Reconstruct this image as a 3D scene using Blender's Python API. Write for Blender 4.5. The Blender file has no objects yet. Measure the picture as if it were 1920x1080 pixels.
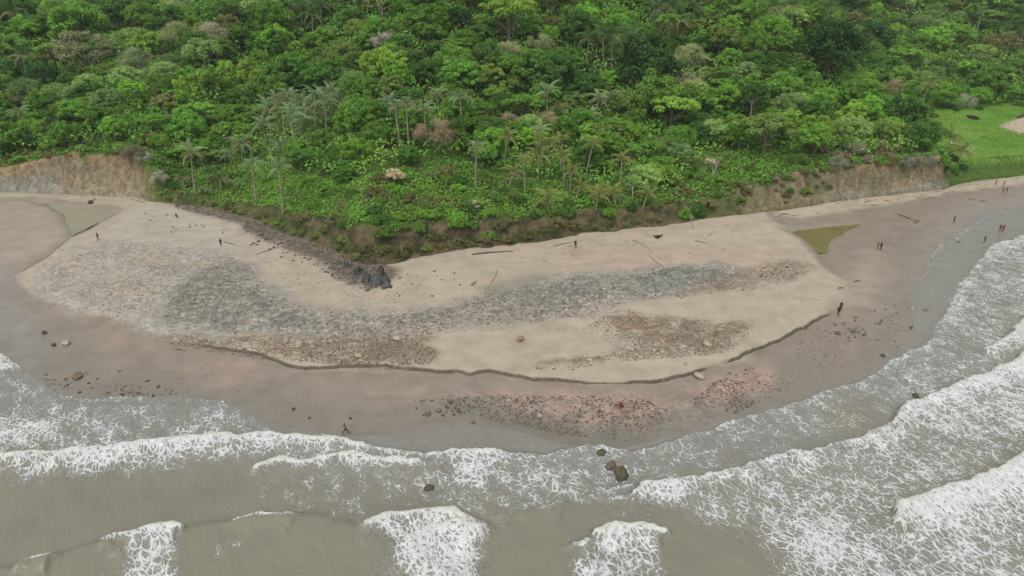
import bpy, math, random
import numpy as np
from mathutils import Vector, Matrix

# ------------------------------------------------------------------ camera, sky, sun, exposure
CAM_H, PITCH, FPX = 52.0, math.radians(24.0), 1371.0      # metres above sea, downward tilt, focal length in 1920-px units
scene = bpy.context.scene
cam_data = bpy.data.cameras.new("camera")
cam_data.sensor_width = 36.0
cam_data.lens = 36.0 * FPX / 1920.0
cam_data.clip_start, cam_data.clip_end = 0.5, 3000.0
cam = bpy.data.objects.new("camera", cam_data)
scene.collection.objects.link(cam)
cam.location = (0, 0, CAM_H)
cam.rotation_euler = (math.pi / 2 - PITCH, 0, 0)
scene.camera = cam

SUN_EL, SUN_AZ = math.radians(62), math.radians(200)      # azimuth clockwise from +Y
world = bpy.data.worlds.new("World")
scene.world = world
world.use_nodes = True
wn, wl = world.node_tree.nodes, world.node_tree.links
sky = wn.new("ShaderNodeTexSky")
sky.sky_type = 'NISHITA'
sky.sun_disc = False
sky.sun_elevation, sky.sun_rotation = SUN_EL, SUN_AZ
sky.air_density, sky.dust_density = 1.0, 4.0
hs = wn.new("ShaderNodeHueSaturation")
hs.inputs['Saturation'].default_value = 0.12              # thick even cloud: the sky's blue is mostly lost
bg = wn["Background"]
wl.new(sky.outputs[0], hs.inputs['Color'])
wl.new(hs.outputs[0], bg.inputs['Color'])
bg.inputs['Strength'].default_value = 0.15
sun_data = bpy.data.lights.new("sun", 'SUN')
sun_data.energy, sun_data.angle, sun_data.color = 0.9, math.radians(25), (1.0, 0.98, 0.94)
sun = bpy.data.objects.new("sun", sun_data)
scene.collection.objects.link(sun)
_d = Vector((math.sin(SUN_AZ) * math.cos(SUN_EL), math.cos(SUN_AZ) * math.cos(SUN_EL), math.sin(SUN_EL)))
sun.rotation_euler = _d.to_track_quat('Z', 'Y').to_euler()
vs = scene.view_settings
vs.view_transform, vs.look, vs.gamma, vs.exposure = 'Standard', 'None', 1.0, 0.0
vs.use_curve_mapping = False
scene.cycles.max_bounces = 5
scene.cycles.diffuse_bounces = 3
scene.cycles.transparent_max_bounces = 6

# ------------------------------------------------------------------ helpers
rng = np.random.default_rng(7)
random.seed(7)
COL = scene.collection
sstep = lambda a, b, x: (lambda t: t * t * (3 - 2 * t))(np.clip((x - a) / (b - a), 0, 1))

def lin(r, g, b):
    f = lambda c: c / 12.92 if c <= 0.04045 else ((c + 0.055) / 1.055) ** 2.4
    return np.array([f(r / 255), f(g / 255), f(b / 255)])

def _h(ix, iy, s):
    n = (ix.astype(np.int64) * 374761393 + iy.astype(np.int64) * 668265263 + s * 974634777) & 0xffffffff
    n = ((n ^ (n >> 13)) * 1274126177) & 0xffffffff
    return ((n ^ (n >> 16)) & 0xffff) / 65535.0

def vnoise(x, y, s=0):
    x, y = np.asarray(x, float), np.asarray(y, float)
    ix, iy = np.floor(x), np.floor(y)
    fx, fy = x - ix, y - iy
    fx, fy = fx * fx * (3 - 2 * fx), fy * fy * (3 - 2 * fy)
    a, b, c, d = _h(ix, iy, s), _h(ix + 1, iy, s), _h(ix, iy + 1, s), _h(ix + 1, iy + 1, s)
    return (a + (b - a) * fx) * (1 - fy) + (c + (d - c) * fx) * fy

def fbm(x, y, s=0, o=4):                                   # about -1 .. 1
    v, a, t = 0, 1.0, 0
    x, y = np.asarray(x, float), np.asarray(y, float)
    for i in range(o):
        v = v + a * (vnoise(x, y, s + i * 17) * 2 - 1); t += a
        x, y, a = x * 2.03 + 5.1, y * 2.03 - 3.7, a * 0.5
    return v / t

def ray(px, py):
    c, s = math.cos(PITCH), math.sin(PITCH)
    a, b = (px - 960) / FPX, (540 - py) / FPX
    return np.array([a, c + b * s, -s + b * c])

def flat(px, py, z=0.0):
    d = ray(px, py)
    t = (z - CAM_H) / d[2]
    return np.array([d[0] * t, d[1] * t, z])

def project(x, y, z):
    c, s = math.cos(PITCH), math.sin(PITCH)
    dz = z - CAM_H
    f = y * c - dz * s
    u = y * s + dz * c
    return 960 + FPX * x / f, 540 - FPX * u / f

def seg_dist(P, L):
    """distance of points P (n,2) to polyline L (m,2), index of nearest segment, parameter, side (+ = left of travel)"""
    best = np.full(len(P), 1e18); bi = np.zeros(len(P), int); bt = np.zeros(len(P)); side = np.zeros(len(P))
    for i in range(len(L) - 1):
        a, b = L[i], L[i + 1]
        ab = b - a
        q = P - a
        t = np.clip((q @ ab) / max(ab @ ab, 1e-9), 0, 1)
        e = q - t[:, None] * ab
        d2 = (e * e).sum(1)
        m = d2 < best
        best[m] = d2[m]; bi[m] = i; bt[m] = t[m]
        side[m] = np.sign(ab[0] * q[m, 1] - ab[1] * q[m, 0])
    return np.sqrt(best), bi, bt, side

def inside(P, poly):
    r = np.zeros(len(P), bool)
    n = len(poly)
    x, y = P[:, 0], P[:, 1]
    for i in range(n):
        (x0, y0), (x1, y1) = poly[i], poly[(i + 1) % n]
        if y0 == y1:
            continue
        c = ((y0 > y) != (y1 > y)) & (x < (x1 - x0) * (y - y0) / (y1 - y0) + x0)
        r ^= c
    return r

def sdist(P, poly):                                        # + inside
    lo, hi = poly.min(0) - 9, poly.max(0) + 9
    m = ((P > lo) & (P < hi)).all(1)
    out = np.full(len(P), -9.0)
    d = seg_dist(P[m], np.vstack([poly, poly[:1]]))[0]
    out[m] = np.where(inside(P[m], poly), d, -d)
    return out

def make_mesh(name, V, F, smooth=False):
    """V (n,3); F: array (m,k) or list of such arrays"""
    me = bpy.data.meshes.new(name)
    Fs = F if isinstance(F, list) else [F]
    Fs = [np.asarray(f, np.int32) for f in Fs if len(f)]
    V = np.asarray(V, np.float32)
    me.vertices.add(len(V)); me.vertices.foreach_set('co', V.ravel())
    tot = np.concatenate([np.full(len(f), f.shape[1], np.int32) for f in Fs])
    idx = np.concatenate([f.ravel() for f in Fs])
    me.loops.add(len(idx)); me.loops.foreach_set('vertex_index', idx)
    me.polygons.add(len(tot))
    st = np.zeros(len(tot), np.int32); st[1:] = np.cumsum(tot)[:-1]
    me.polygons.foreach_set('loop_start', st)
    if smooth:
        me.polygons.foreach_set('use_smooth', np.ones(len(tot), bool))
    me.update(calc_edges=True)
    return me

def set_col(me, name, C):
    C = np.asarray(C, np.float32)
    if C.shape[1] == 3:
        C = np.hstack([C, np.ones((len(C), 1), np.float32)])
    a = me.color_attributes.new(name, 'FLOAT_COLOR', 'POINT')
    a.data.foreach_set('color', C.ravel())

def set_f(me, name, v):
    a = me.attributes.new(name, 'FLOAT', 'POINT')
    a.data.foreach_set('value', np.asarray(v, np.float32))

def obj(name, me, mat=None, parent=None, loc=None, rot=None, scale=None):
    o = bpy.data.objects.new(name, me)
    COL.objects.link(o)
    if mat is not None and me is not None and len(me.materials) == 0:
        me.materials.append(mat)
    if parent: o.parent = parent
    if loc is not None: o.location = loc
    if rot is not None: o.rotation_euler = rot
    if scale is not None: o.scale = scale if hasattr(scale, '__len__') else (scale,) * 3
    return o

def empty(name, loc, rz=0, scale=1):
    o = bpy.data.objects.new(name, None)
    COL.objects.link(o)
    o.empty_display_size = 0.3
    o.location = loc; o.rotation_euler = (0, 0, rz)
    o.scale = scale if hasattr(scale, '__len__') else (scale,) * 3
    return o

def tag(o, label=None, cat=None, group=None, kind=None):
    if label: o['label'] = label
    if cat: o['category'] = cat
    if group: o['group'] = group
    if kind: o['kind'] = kind
    return o

ORD = ("first second third fourth fifth sixth seventh eighth ninth tenth eleventh twelfth thirteenth fourteenth fifteenth sixteenth "
       "seventeenth eighteenth nineteenth twentieth").split()
ORD += ["twenty-" + w for w in ORD[:9]] + ["thirtieth"] + ["thirty-" + w for w in ORD[:9]] + ["fortieth"]
ORD += ["forty-" + w for w in ORD[:9]] + ["fiftieth"]
TO_LABEL = []                                              # (object, look, where, x, y)
def later(o, look, where, p):
    px, py = project(*p)
    TO_LABEL.append((o, look, where, px, py))

def unit(v): return v / (np.linalg.norm(v, axis=-1, keepdims=True) + 1e-9)

class MB:
    """collects tubes and boxes into one mesh"""
    def __init__(self): self.V, self.Q, self.T, self.n = [], [], [], 0
    def add(self, V, Q=(), T=()):
        self.V.append(np.asarray(V, float))
        if len(Q): self.Q.append(np.asarray(Q, int) + self.n)
        if len(T): self.T.append(np.asarray(T, int) + self.n)
        self.n += len(V)
    def tube(self, pts, radii, k=5, cap=True):
        pts = np.asarray(pts, float); m = len(pts)
        d = np.gradient(pts, axis=0)
        d /= np.linalg.norm(d, axis=1)[:, None] + 1e-9
        ref = np.array([0.0, 0, 1]) if abs(d[0][2]) < 0.8 else np.array([1.0, 0, 0])
        V = []
        for i in range(m):
            a = np.cross(d[i], ref); a /= np.linalg.norm(a) + 1e-9
            b = np.cross(d[i], a)
            for j in range(k):
                th = 2 * math.pi * j / k
                V.append(pts[i] + radii[i] * (math.cos(th) * a + math.sin(th) * b))
        Q = [[i * k + j, i * k + (j + 1) % k, (i + 1) * k + (j + 1) % k, (i + 1) * k + j] for i in range(m - 1) for j in range(k)]
        T = []
        if cap:
            V.append(pts[0]); V.append(pts[-1])
            T = [[m * k, (j + 1) % k, j] for j in range(k)] + [[m * k + 1, (m - 1) * k + j, (m - 1) * k + (j + 1) % k] for j in range(k)]
        self.add(V, Q, T)
    def mesh(self, name, smooth=True):
        V = np.vstack(self.V)
        F = []
        if self.Q: F.append(np.vstack(self.Q))
        if self.T: F.append(np.vstack(self.T))
        return make_mesh(name, V, F, smooth)

# ------------------------------------------------------------------ materials
def nodes(name):
    m = bpy.data.materials.new(name); m.use_nodes = True
    return m, m.node_tree.nodes, m.node_tree.links, m.node_tree.nodes['Principled BSDF']

def N(n, t, **kw):
    o = n.new(t)
    for k, v in kw.items():
        if k in o.inputs: o.inputs[k].default_value = v
        else: setattr(o, k, v)
    return o

def mth(n, l, op, a, b=None, c=None, clamp=False):
    o = n.new('ShaderNodeMath'); o.operation = op; o.use_clamp = clamp
    for i, v in enumerate((a, b, c)):
        if v is None: continue
        if isinstance(v, (int, float)): o.inputs[i].default_value = v
        else: l.new(v, o.inputs[i])
    return o.outputs[0]

def mixc(n, l, fac, a, b, bt='MIX'):
    o = n.new('ShaderNodeMix'); o.data_type = 'RGBA'; o.blend_type = bt
    for i, v in ((0, fac), (6, a), (7, b)):
        if isinstance(v, (int, float)): o.inputs[i].default_value = v
        elif isinstance(v, (tuple, list, np.ndarray)): o.inputs[i].default_value = (*[float(q) for q in v[:3]], 1)
        else: l.new(v, o.inputs[i])
    return o.outputs[2]

def maprange(n, l, v, a, b, c=0.0, d=1.0, smooth=True):
    o = n.new('ShaderNodeMapRange'); o.interpolation_type = 'SMOOTHSTEP' if smooth else 'LINEAR'
    for i, q in enumerate((v, a, b, c, d)):
        if isinstance(q, (int, float)): o.inputs[i].default_value = q
        else: l.new(q, o.inputs[i])
    return o.outputs[0]

def attr(n, name):
    a = n.new('ShaderNodeAttribute'); a.attribute_name = name
    return a

def noise(n, l, vec, scale, detail=3, rough=0.55):
    o = n.new('ShaderNodeTexNoise'); o.inputs['Scale'].default_value = scale
    o.inputs['Detail'].default_value = detail; o.inputs['Roughness'].default_value = rough
    l.new(vec, o.inputs['Vector'])
    return o

def foliage_material():
    m, n, l, b = nodes("foliage")
    oi = n.new('ShaderNodeObjectInfo')
    t = attr(n, 'tint')
    hsv = n.new('ShaderNodeHueSaturation')
    l.new(oi.outputs['Color'], hsv.inputs['Color'])
    l.new(mth(n, l, 'MULTIPLY_ADD', t.outputs['Fac'], 0.024, 0.488), hsv.inputs['Hue'])
    l.new(mth(n, l, 'MULTIPLY_ADD', t.outputs['Fac'], 0.7, 0.65), hsv.inputs['Value'])
    l.new(hsv.outputs[0], b.inputs['Base Color'])
    b.inputs['Roughness'].default_value = 0.62
    b.inputs['Specular IOR Level'].default_value = 0.25
    tr = n.new('ShaderNodeBsdfTranslucent'); l.new(hsv.outputs[0], tr.inputs['Color'])
    mx = n.new('ShaderNodeMixShader'); mx.inputs[0].default_value = 0.4
    l.new(b.outputs[0], mx.inputs[1]); l.new(tr.outputs[0], mx.inputs[2])
    l.new(mx.outputs[0], n['Material Output'].inputs['Surface'])
    return m

def carpet_material(name):
    m, n, l, b = nodes(name)
    c = attr(n, 'Col')
    l.new(c.outputs['Color'], b.inputs['Base Color'])
    b.inputs['Roughness'].default_value = 0.7
    b.inputs['Specular IOR Level'].default_value = 0.2
    tr = n.new('ShaderNodeBsdfTranslucent'); l.new(c.outputs['Color'], tr.inputs['Color'])
    mx = n.new('ShaderNodeMixShader'); mx.inputs[0].default_value = 0.2
    l.new(b.outputs[0], mx.inputs[1]); l.new(tr.outputs[0], mx.inputs[2])
    l.new(mx.outputs[0], n['Material Output'].inputs['Surface'])
    return m

def plain(name, c, rough=0.8, var=0.35, scale=3.0, bump=0.0, spec=0.3):
    m, n, l, b = nodes(name)
    tc = n.new('ShaderNodeTexCoord')
    nz = noise(n, l, tc.outputs['Object'], scale, 5)
    k = maprange(n, l, nz.outputs['Fac'], 0.3, 0.7, 1 - var, 1 + var)
    v = n.new('ShaderNodeVectorMath'); v.operation = 'SCALE'
    v.inputs[0].default_value = [float(q) for q in c]; l.new(k, v.inputs['Scale'])
    l.new(v.outputs[0], b.inputs['Base Color'])
    b.inputs['Roughness'].default_value = rough
    b.inputs['Specular IOR Level'].default_value = spec
    if bump:
        bp = n.new('ShaderNodeBump'); bp.inputs['Strength'].default_value = bump; bp.inputs['Distance'].default_value = 0.1
        l.new(nz.outputs['Fac'], bp.inputs['Height']); l.new(bp.outputs[0], b.inputs['Normal'])
    return m

def objcolor(name, rough=0.85, var=0.3, scale=2.5, bump=0.5):
    m, n, l, b = nodes(name)
    tc = n.new('ShaderNodeTexCoord'); oi = n.new('ShaderNodeObjectInfo')
    nz = noise(n, l, tc.outputs['Object'], scale, 6, 0.6)
    k = maprange(n, l, nz.outputs['Fac'], 0.3, 0.7, 1 - var, 1 + var)
    v = n.new('ShaderNodeVectorMath'); v.operation = 'SCALE'
    l.new(oi.outputs['Color'], v.inputs[0]); l.new(k, v.inputs['Scale'])
    l.new(v.outputs[0], b.inputs['Base Color']); b.inputs['Roughness'].default_value = rough
    b.inputs['Specular IOR Level'].default_value = 0.3
    bp = n.new('ShaderNodeBump'); bp.inputs['Strength'].default_value = bump; bp.inputs['Distance'].default_value = 0.15
    l.new(nz.outputs['Fac'], bp.inputs['Height']); l.new(bp.outputs[0], b.inputs['Normal'])
    return m

def beach_material():
    m, n, l, b = nodes("beach_sand")
    tc = n.new('ShaderNodeTexCoord'); P = tc.outputs['Object']
    col = attr(n, 'Col'); rk = attr(n, 'rocky').outputs['Fac']; wet = attr(n, 'wet').outputs['Fac']
    n1, n2, n3 = noise(n, l, P, 0.35, 5), noise(n, l, P, 2.2, 5, 0.65), noise(n, l, P, 9.0, 3, 0.6)
    vo = n.new('ShaderNodeTexVoronoi'); vo.inputs['Scale'].default_value = 1.7
    wp = n.new('ShaderNodeVectorMath'); wp.operation = 'MULTIPLY_ADD'
    l.new(n2.outputs['Color'], wp.inputs[0]); wp.inputs[1].default_value = (1.2, 1.2, 0); l.new(P, wp.inputs[2])
    l.new(wp.outputs[0], vo.inputs['Vector'])
    vc = n.new('ShaderNodeSeparateColor'); l.new(vo.outputs['Color'], vc.inputs[0])
    a = maprange(n, l, n1.outputs['Fac'], 0.25, 0.75, 0.9, 1.1)
    c = maprange(n, l, n2.outputs['Fac'], 0.25, 0.75, 0.7, 1.3)
    d = maprange(n, l, vc.outputs[0], 0, 1, 0.74, 1.32, False)
    e = mth(n, l, 'MULTIPLY', maprange(n, l, n3.outputs['Fac'], 0.3, 0.7, 0.92, 1.08), maprange(n, l, n2.outputs['Fac'], 0.3, 0.7, 0.96, 1.04))
    rocky_k = mth(n, l, 'MULTIPLY', c, d)
    k = mth(n, l, 'MULTIPLY', mth(n, l, 'MULTIPLY', a, e), mth(n, l, 'MULTIPLY_ADD', mth(n, l, 'SUBTRACT', rocky_k, 1.0), rk, 1.0))
    v = n.new('ShaderNodeVectorMath'); v.operation = 'SCALE'
    l.new(col.outputs['Color'], v.inputs[0]); l.new(k, v.inputs['Scale'])
    l.new(v.outputs[0], b.inputs['Base Color'])
    l.new(mth(n, l, 'MULTIPLY_ADD', wet, -0.7, 0.92), b.inputs['Roughness'])
    l.new(mth(n, l, 'MULTIPLY_ADD', wet, 0.45, 0.1), b.inputs['Specular IOR Level'])
    bp = n.new('ShaderNodeBump'); bp.inputs['Distance'].default_value = 0.25
    l.new(mth(n, l, 'MULTIPLY_ADD', rk, 0.9, 0.08), bp.inputs['Strength'])
    l.new(mth(n, l, 'ADD', n2.outputs['Fac'], mth(n, l, 'MULTIPLY', vo.outputs['Distance'], 0.5)), bp.inputs['Height'])
    l.new(bp.outputs[0], b.inputs['Normal'])
    return m

def hill_material():
    m, n, l, b = nodes("hill_earth")
    tc = n.new('ShaderNodeTexCoord'); P = tc.outputs['Object']
    col = attr(n, 'Col'); cl = attr(n, 'cliff').outputs['Fac']
    n2 = noise(n, l, P, 1.3, 6, 0.65)
    mp = n.new('ShaderNodeMapping'); mp.inputs['Scale'].default_value = (0.8, 0.8, 0.28); l.new(P, mp.inputs[0])
    n3 = noise(n, l, mp.outputs[0], 1.0, 6, 0.6)                     # gullies running down the face
    c = maprange(n, l, n2.outputs['Fac'], 0.3, 0.7, 0.7, 1.3)
    g = maprange(n, l, n3.outputs['Fac'], 0.35, 0.65, 0.8, 1.15)
    g2 = mth(n, l, 'MULTIPLY_ADD', mth(n, l, 'SUBTRACT', g, 1.0), cl, 1.0)
    v = n.new('ShaderNodeVectorMath'); v.operation = 'SCALE'
    l.new(col.outputs['Color'], v.inputs[0]); l.new(mth(n, l, 'MULTIPLY', c, g2), v.inputs['Scale'])
    l.new(v.outputs[0], b.inputs['Base Color'])
    b.inputs['Roughness'].default_value = 0.95; b.inputs['Specular IOR Level'].default_value = 0.1
    bp = n.new('ShaderNodeBump'); bp.inputs['Distance'].default_value = 0.5; bp.inputs['Strength'].default_value = 0.8
    l.new(mth(n, l, 'ADD', n2.outputs['Fac'], n3.outputs['Fac']), bp.inputs['Height']); l.new(bp.outputs[0], b.inputs['Normal'])
    return m

def sea_material():
    m, n, l, b = nodes("muddy_surf")
    tc = n.new('ShaderNodeTexCoord'); P = tc.outputs['Object']
    F = attr(n, 'foam').outputs['Fac']; D = attr(n, 'depth').outputs['Fac']; T = attr(n, 'tan').outputs['Fac']
    dirn = attr(n, 'flow').outputs['Vector']                          # foam coordinates that run along the backwash
    def warp(vec, scale, amt, detail=2):
        w = noise(n, l, vec, scale, detail, 0.5)
        o = n.new('ShaderNodeVectorMath'); o.operation = 'MULTIPLY_ADD'
        l.new(w.outputs['Color'], o.inputs[0]); o.inputs[1].default_value = (amt, amt, 0); l.new(vec, o.inputs[2])
        return o.outputs[0]
    wp = warp(dirn, 0.45, 1.3); wq = warp(wp, 1.9, 0.55)
    def edge(vec, scale):
        v = n.new('ShaderNodeTexVoronoi'); v.feature = 'DISTANCE_TO_EDGE'; v.voronoi_dimensions = '2D'
        v.inputs['Scale'].default_value = scale; l.new(vec, v.inputs['Vector'])
        return v.outputs['Distance']
    big = noise(n, l, dirn, 0.16, 4, 0.6).outputs['Fac']; mid = noise(n, l, wp, 0.7, 5, 0.62).outputs['Fac']; fine = noise(n, l, wq, 4.0, 4, 0.7).outputs['Fac']
    gate = maprange(n, l, F, 0.02, 0.35)
    Dm = mth(n, l, 'ADD', F, mth(n, l, 'MULTIPLY', gate, mth(n, l, 'ADD', mth(n, l, 'MULTIPLY', mth(n, l, 'SUBTRACT', big, 0.5), 0.8), mth(n, l, 'MULTIPLY', mth(n, l, 'SUBTRACT', mid, 0.5), 1.3))))
    jit = mth(n, l, 'MULTIPLY', mth(n, l, 'SUBTRACT', fine, 0.5), 0.22)
    def strands(e, t0, t1, d0, d1, soft):
        """white walls of foam cells, thicker where the foam is denser"""
        t = mth(n, l, 'ADD', maprange(n, l, Dm, d0, d1, t0, t1, False), jit)
        return mth(n, l, 'SUBTRACT', 1.0, maprange(n, l, e, mth(n, l, 'SUBTRACT', t, soft), mth(n, l, 'ADD', t, soft)))
    sA = mth(n, l, 'MULTIPLY', strands(edge(wq, 0.85), -0.04, 0.08, 0.02, 0.8, 0.035), maprange(n, l, Dm, 0.05, 0.3))
    sB = mth(n, l, 'MULTIPLY', strands(edge(wq, 1.6), -0.07, 0.22, 0.05, 1.0, 0.045), maprange(n, l, Dm, 0.12, 0.4))
    sC = mth(n, l, 'MULTIPLY', strands(edge(wq, 3.1), -0.22, 0.34, 0.2, 1.1, 0.08), maprange(n, l, Dm, 0.2, 0.6, 0.0, 0.95))
    lace = mth(n, l, 'MAXIMUM', mth(n, l, 'MAXIMUM', mth(n, l, 'MULTIPLY', sA, 0.8), sB), sC, clamp=True)
    lace = mth(n, l, 'MULTIPLY', lace, maprange(n, l, mth(n, l, 'ADD', Dm, mth(n, l, 'MULTIPLY', fine, 0.5)), 0.3, 1.1, 0.6, 1.0))
    crest = mth(n, l, 'MULTIPLY', maprange(n, l, F, 1.0, 1.3), maprange(n, l, fine, 0.3, 0.6, 0.75, 1.0))
    foam = mth(n, l, 'MAXIMUM', lace, crest, clamp=True)
    veil = mth(n, l, 'MULTIPLY', maprange(n, l, Dm, 0.15, 1.1), 0.24)          # milky bubbles under the lace
    foam2 = mth(n, l, 'MAXIMUM', foam, veil)
    sand = noise(n, l, P, 0.12, 4)
    deep = mixc(n, l, sand.outputs['Fac'], lin(114, 114, 102), lin(142, 136, 117))
    film = mixc(n, l, sand.outputs['Fac'], lin(125, 123, 115), lin(138, 136, 128))
    wc = mixc(n, l, D, film, deep)
    fc = mixc(n, l, T, lin(219, 221, 219), lin(200, 190, 158))
    l.new(mixc(n, l, foam2, wc, fc), b.inputs['Base Color'])
    l.new(maprange(n, l, foam, 0.0, 1.0, 0.2, 0.9, False), b.inputs['Roughness'])
    b.inputs['IOR'].default_value = 1.33
    rip = noise(n, l, wp, 1.1, 6, 0.6); chop = noise(n, l, dirn, 0.3, 3, 0.5)
    h = mth(n, l, 'ADD', mth(n, l, 'ADD', mth(n, l, 'MULTIPLY', rip.outputs['Fac'], 0.4), mth(n, l, 'MULTIPLY', chop.outputs['Fac'], 1.8)), mth(n, l, 'MULTIPLY', foam, mth(n, l, 'MULTIPLY_ADD', fine, 0.8, 0.2)))
    bp = n.new('ShaderNodeBump'); bp.inputs['Distance'].default_value = 0.34; bp.inputs['Strength'].default_value = 0.85
    l.new(h, bp.inputs['Height']); l.new(bp.outputs[0], b.inputs['Normal'])
    return m

def pool_material(name, c, rough=0.08):
    m, n, l, b = nodes(name)
    tc = n.new('ShaderNodeTexCoord')
    nz = noise(n, l, tc.outputs['Object'], 0.18, 4)
    l.new(mixc(n, l, nz.outputs['Fac'], np.array(c) * 0.8, np.array(c) * 1.2), b.inputs['Base Color'])
    b.inputs['Roughness'].default_value = rough; b.inputs['IOR'].default_value = 1.33
    return m

FOL, CARPET = foliage_material(), carpet_material("creeper_leaves")
GRASS = carpet_material("grass_blades")
RUBBLE = carpet_material("rubble_stone")
BARK_G, BARK_B, BARK_P = plain("grey_bark", lin(120, 112, 100), bump=0.4), plain("brown_bark", lin(86, 72, 58), bump=0.4), plain("palm_bark", lin(150, 140, 124), bump=0.3)
DEADWOOD = plain("bleached_wood", lin(178, 170, 156), var=0.2)
STONE = objcolor("boulder_stone")
WOOD = objcolor("driftwood", 0.8, 0.25, 4.0, 0.4)
# ------------------------------------------------------------------ shape of the coast (survey points seen from the drone, laid on the ground)
WATER_PX = [(-420, 560), (-200, 625), (0, 655), (50, 690), (92, 722), (150, 743), (300, 744), (420, 752), (480, 772), (540, 795), (640, 811), (720, 811),
            (800, 800), (880, 791), (960, 800), (1060, 828), (1160, 836), (1250, 814), (1330, 797), (1400, 783), (1500, 750), (1580, 722), (1650, 690),
            (1690, 655), (1712, 605), (1706, 560), (1712, 535), (1735, 510), (1745, 480), (1762, 457), (1790, 447), (1805, 430), (1835, 412),
            (1845, 396), (1920, 382), (2080, 365), (2500, 330)]
W = np.array([flat(*p)[:2] for p in WATER_PX])
LAND = np.vstack([W, [[900, 700], [-900, 700]]])

def shore_d(P):
    d = seg_dist(P, W)[0]
    return np.where(inside(P, LAND), d, -d)

def beach_plain(P):
    d = shore_d(P)
    return np.where(d > 0, 2.3 * (1 - np.exp(-np.maximum(d, 0) * 0.016)), 0.035 * d)

def G(px, py, dz=0.0):
    z = 0.6
    for _ in range(5):
        p = flat(px, py, z)
        z = float(beach_plain(p[None, :2])[0]) + dz
    return flat(px, py, z)

def polyG(pts): return np.array([G(*p)[:2] for p in pts])

BASE_PX = [(-700, 350), (-300, 352), (-80, 356), (0, 358), (120, 362), (240, 370), (290, 380), (350, 390), (430, 402), (500, 425), (560, 448), (620, 470), (660, 492), (700, 500),
           (740, 497), (790, 484), (860, 474), (940, 464), (1020, 456), (1100, 442), (1180, 433), (1240, 426), (1330, 412), (1420, 402), (1500, 388), (1560, 378),
           (1640, 366), (1765, 352), (1800, 341), (1920, 326), (2100, 312), (2600, 290)]
_b = np.array([G(*p)[:2] for p in BASE_PX])
def base_y(x):
    x = np.asarray(x, float)
    return np.interp(x, _b[:, 0], _b[:, 1]) + 0.9 * fbm(x / 7, x * 0 + 3.3, 5, 3)
def at_px(vals):                                           # values listed at base-line pixel columns -> function of world x
    xs = [np.interp(p, [q[0] for q in BASE_PX], _b[:, 0]) for p, _ in vals]
    return lambda x: np.interp(x, xs, [v for _, v in vals])
bank_h = at_px([(-100, 4.0), (0, 4.8), (60, 6.8), (130, 8.8), (245, 9.3), (282, 7.5), (310, 3.0), (430, 2.2), (560, 3.6), (660, 5.6), (760, 5.0), (900, 4.2), (1100, 3.5), (1300, 3.3), (1400, 4.0), (1480, 6.0),
                (1600, 6.6), (1755, 6.8), (1775, 2.8), (1920, 2.8)])
bank_w = at_px([(-100, 3.0), (240, 2.6), (310, 2.5), (560, 4.2), (760, 5.2), (1100, 4.2), (1300, 4.5), (1400, 6.5), (1480, 6.0), (1580, 3.0), (1600, 1.8), (1755, 1.6), (1775, 3.0), (1920, 3.0)])
bare_w = at_px([(-100, 1), (0, 1), (255, 1), (285, 0.35), (330, 0.5), (560, 0.75), (700, 0.9), (900, 0.9), (1250, 0.85), (1320, 0.5), (1400, 0.7), (1480, 0.9), (1755, 1), (1785, 0.0), (1920, 0.0)])
field_w = at_px([(1690, 0), (1770, 40), (1800, 80), (1920, 88), (2200, 88)])

def hill_z(x, y):
    x, y = np.asarray(x, float), np.asarray(y, float)
    t = y - base_y(x)
    zb = 1.6
    h, w = bank_h(x), bank_w(x)
    tw = t + 1.1 * fbm(x / 2.6, y / 2.6, 31, 4) * (np.abs(t - w / 2) < w)
    h = h * (1 + 0.1 * fbm(x / 4, x * 0, 33, 3))
    cut = (h > 5)
    bank = h * np.where(cut, 0.3 * sstep(-0.35, 0.6, tw / w + 0.25 * fbm(x / 5, x * 0 + 9, 35, 3)) + 0.7 * sstep(0.25, 1.0, tw / w), sstep(-0.15, 1.0, tw / w))
    tt = np.maximum(t - w - field_w(x), 0)
    slope = 0.235 * tt + 0.055 * tt * sstep(30, 110, tt)
    und = 3.2 * fbm(x / 48, y / 48, 41, 3) * sstep(8, 60, tt) + 0.5 * fbm(x / 9, y / 9, 43, 3) * sstep(0, 6, t)
    spur = 5.0 * np.exp(-((x - 88) / 22) ** 2) * sstep(10, 70, tt) - 4.0 * np.exp(-((x - 55) / 16) ** 2) * sstep(30, 100, tt)
    fld = 0.02 * np.clip(t - w, 0, 90) * (field_w(x) > 1)
    return np.where(t > -0.6, zb + bank + slope + und + spur + fld, zb + 3.0 * (t + 0.6))

def terrain(x, y):
    x, y = np.asarray(x, float), np.asarray(y, float)
    hz = hill_z(x, y)
    bz = beach_plain(np.stack([x.ravel(), y.ravel()], 1)).reshape(x.shape)
    return np.where(y > base_y(x), np.maximum(hz, bz), bz)

def HIT(px, py, h=0.0):
    """ground point under the spot where the sight line through (px, py) comes within h metres of the ground"""
    d = ray(px, py)
    ys = np.arange(90, 420, 1.0)
    t = ys / d[1]
    X, Z = d[0] * t, CAM_H + d[2] * t
    by = base_y(X)
    g = np.where(ys > by, hill_z(X, ys), 1.6) + h
    k = max(int(np.argmax(Z < g)), 1) if (Z < g).any() else len(ys) - 1
    a, b = Z[k - 1] - g[k - 1], Z[k] - g[k]
    f = float(np.clip(a / (a - b + 1e-9), 0, 1)) if a > 0 else 1.0
    return np.array([X[k - 1] + (X[k] - X[k - 1]) * f, ys[k - 1] + f, g[k - 1] + (g[k] - g[k - 1]) * f - h])

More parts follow.
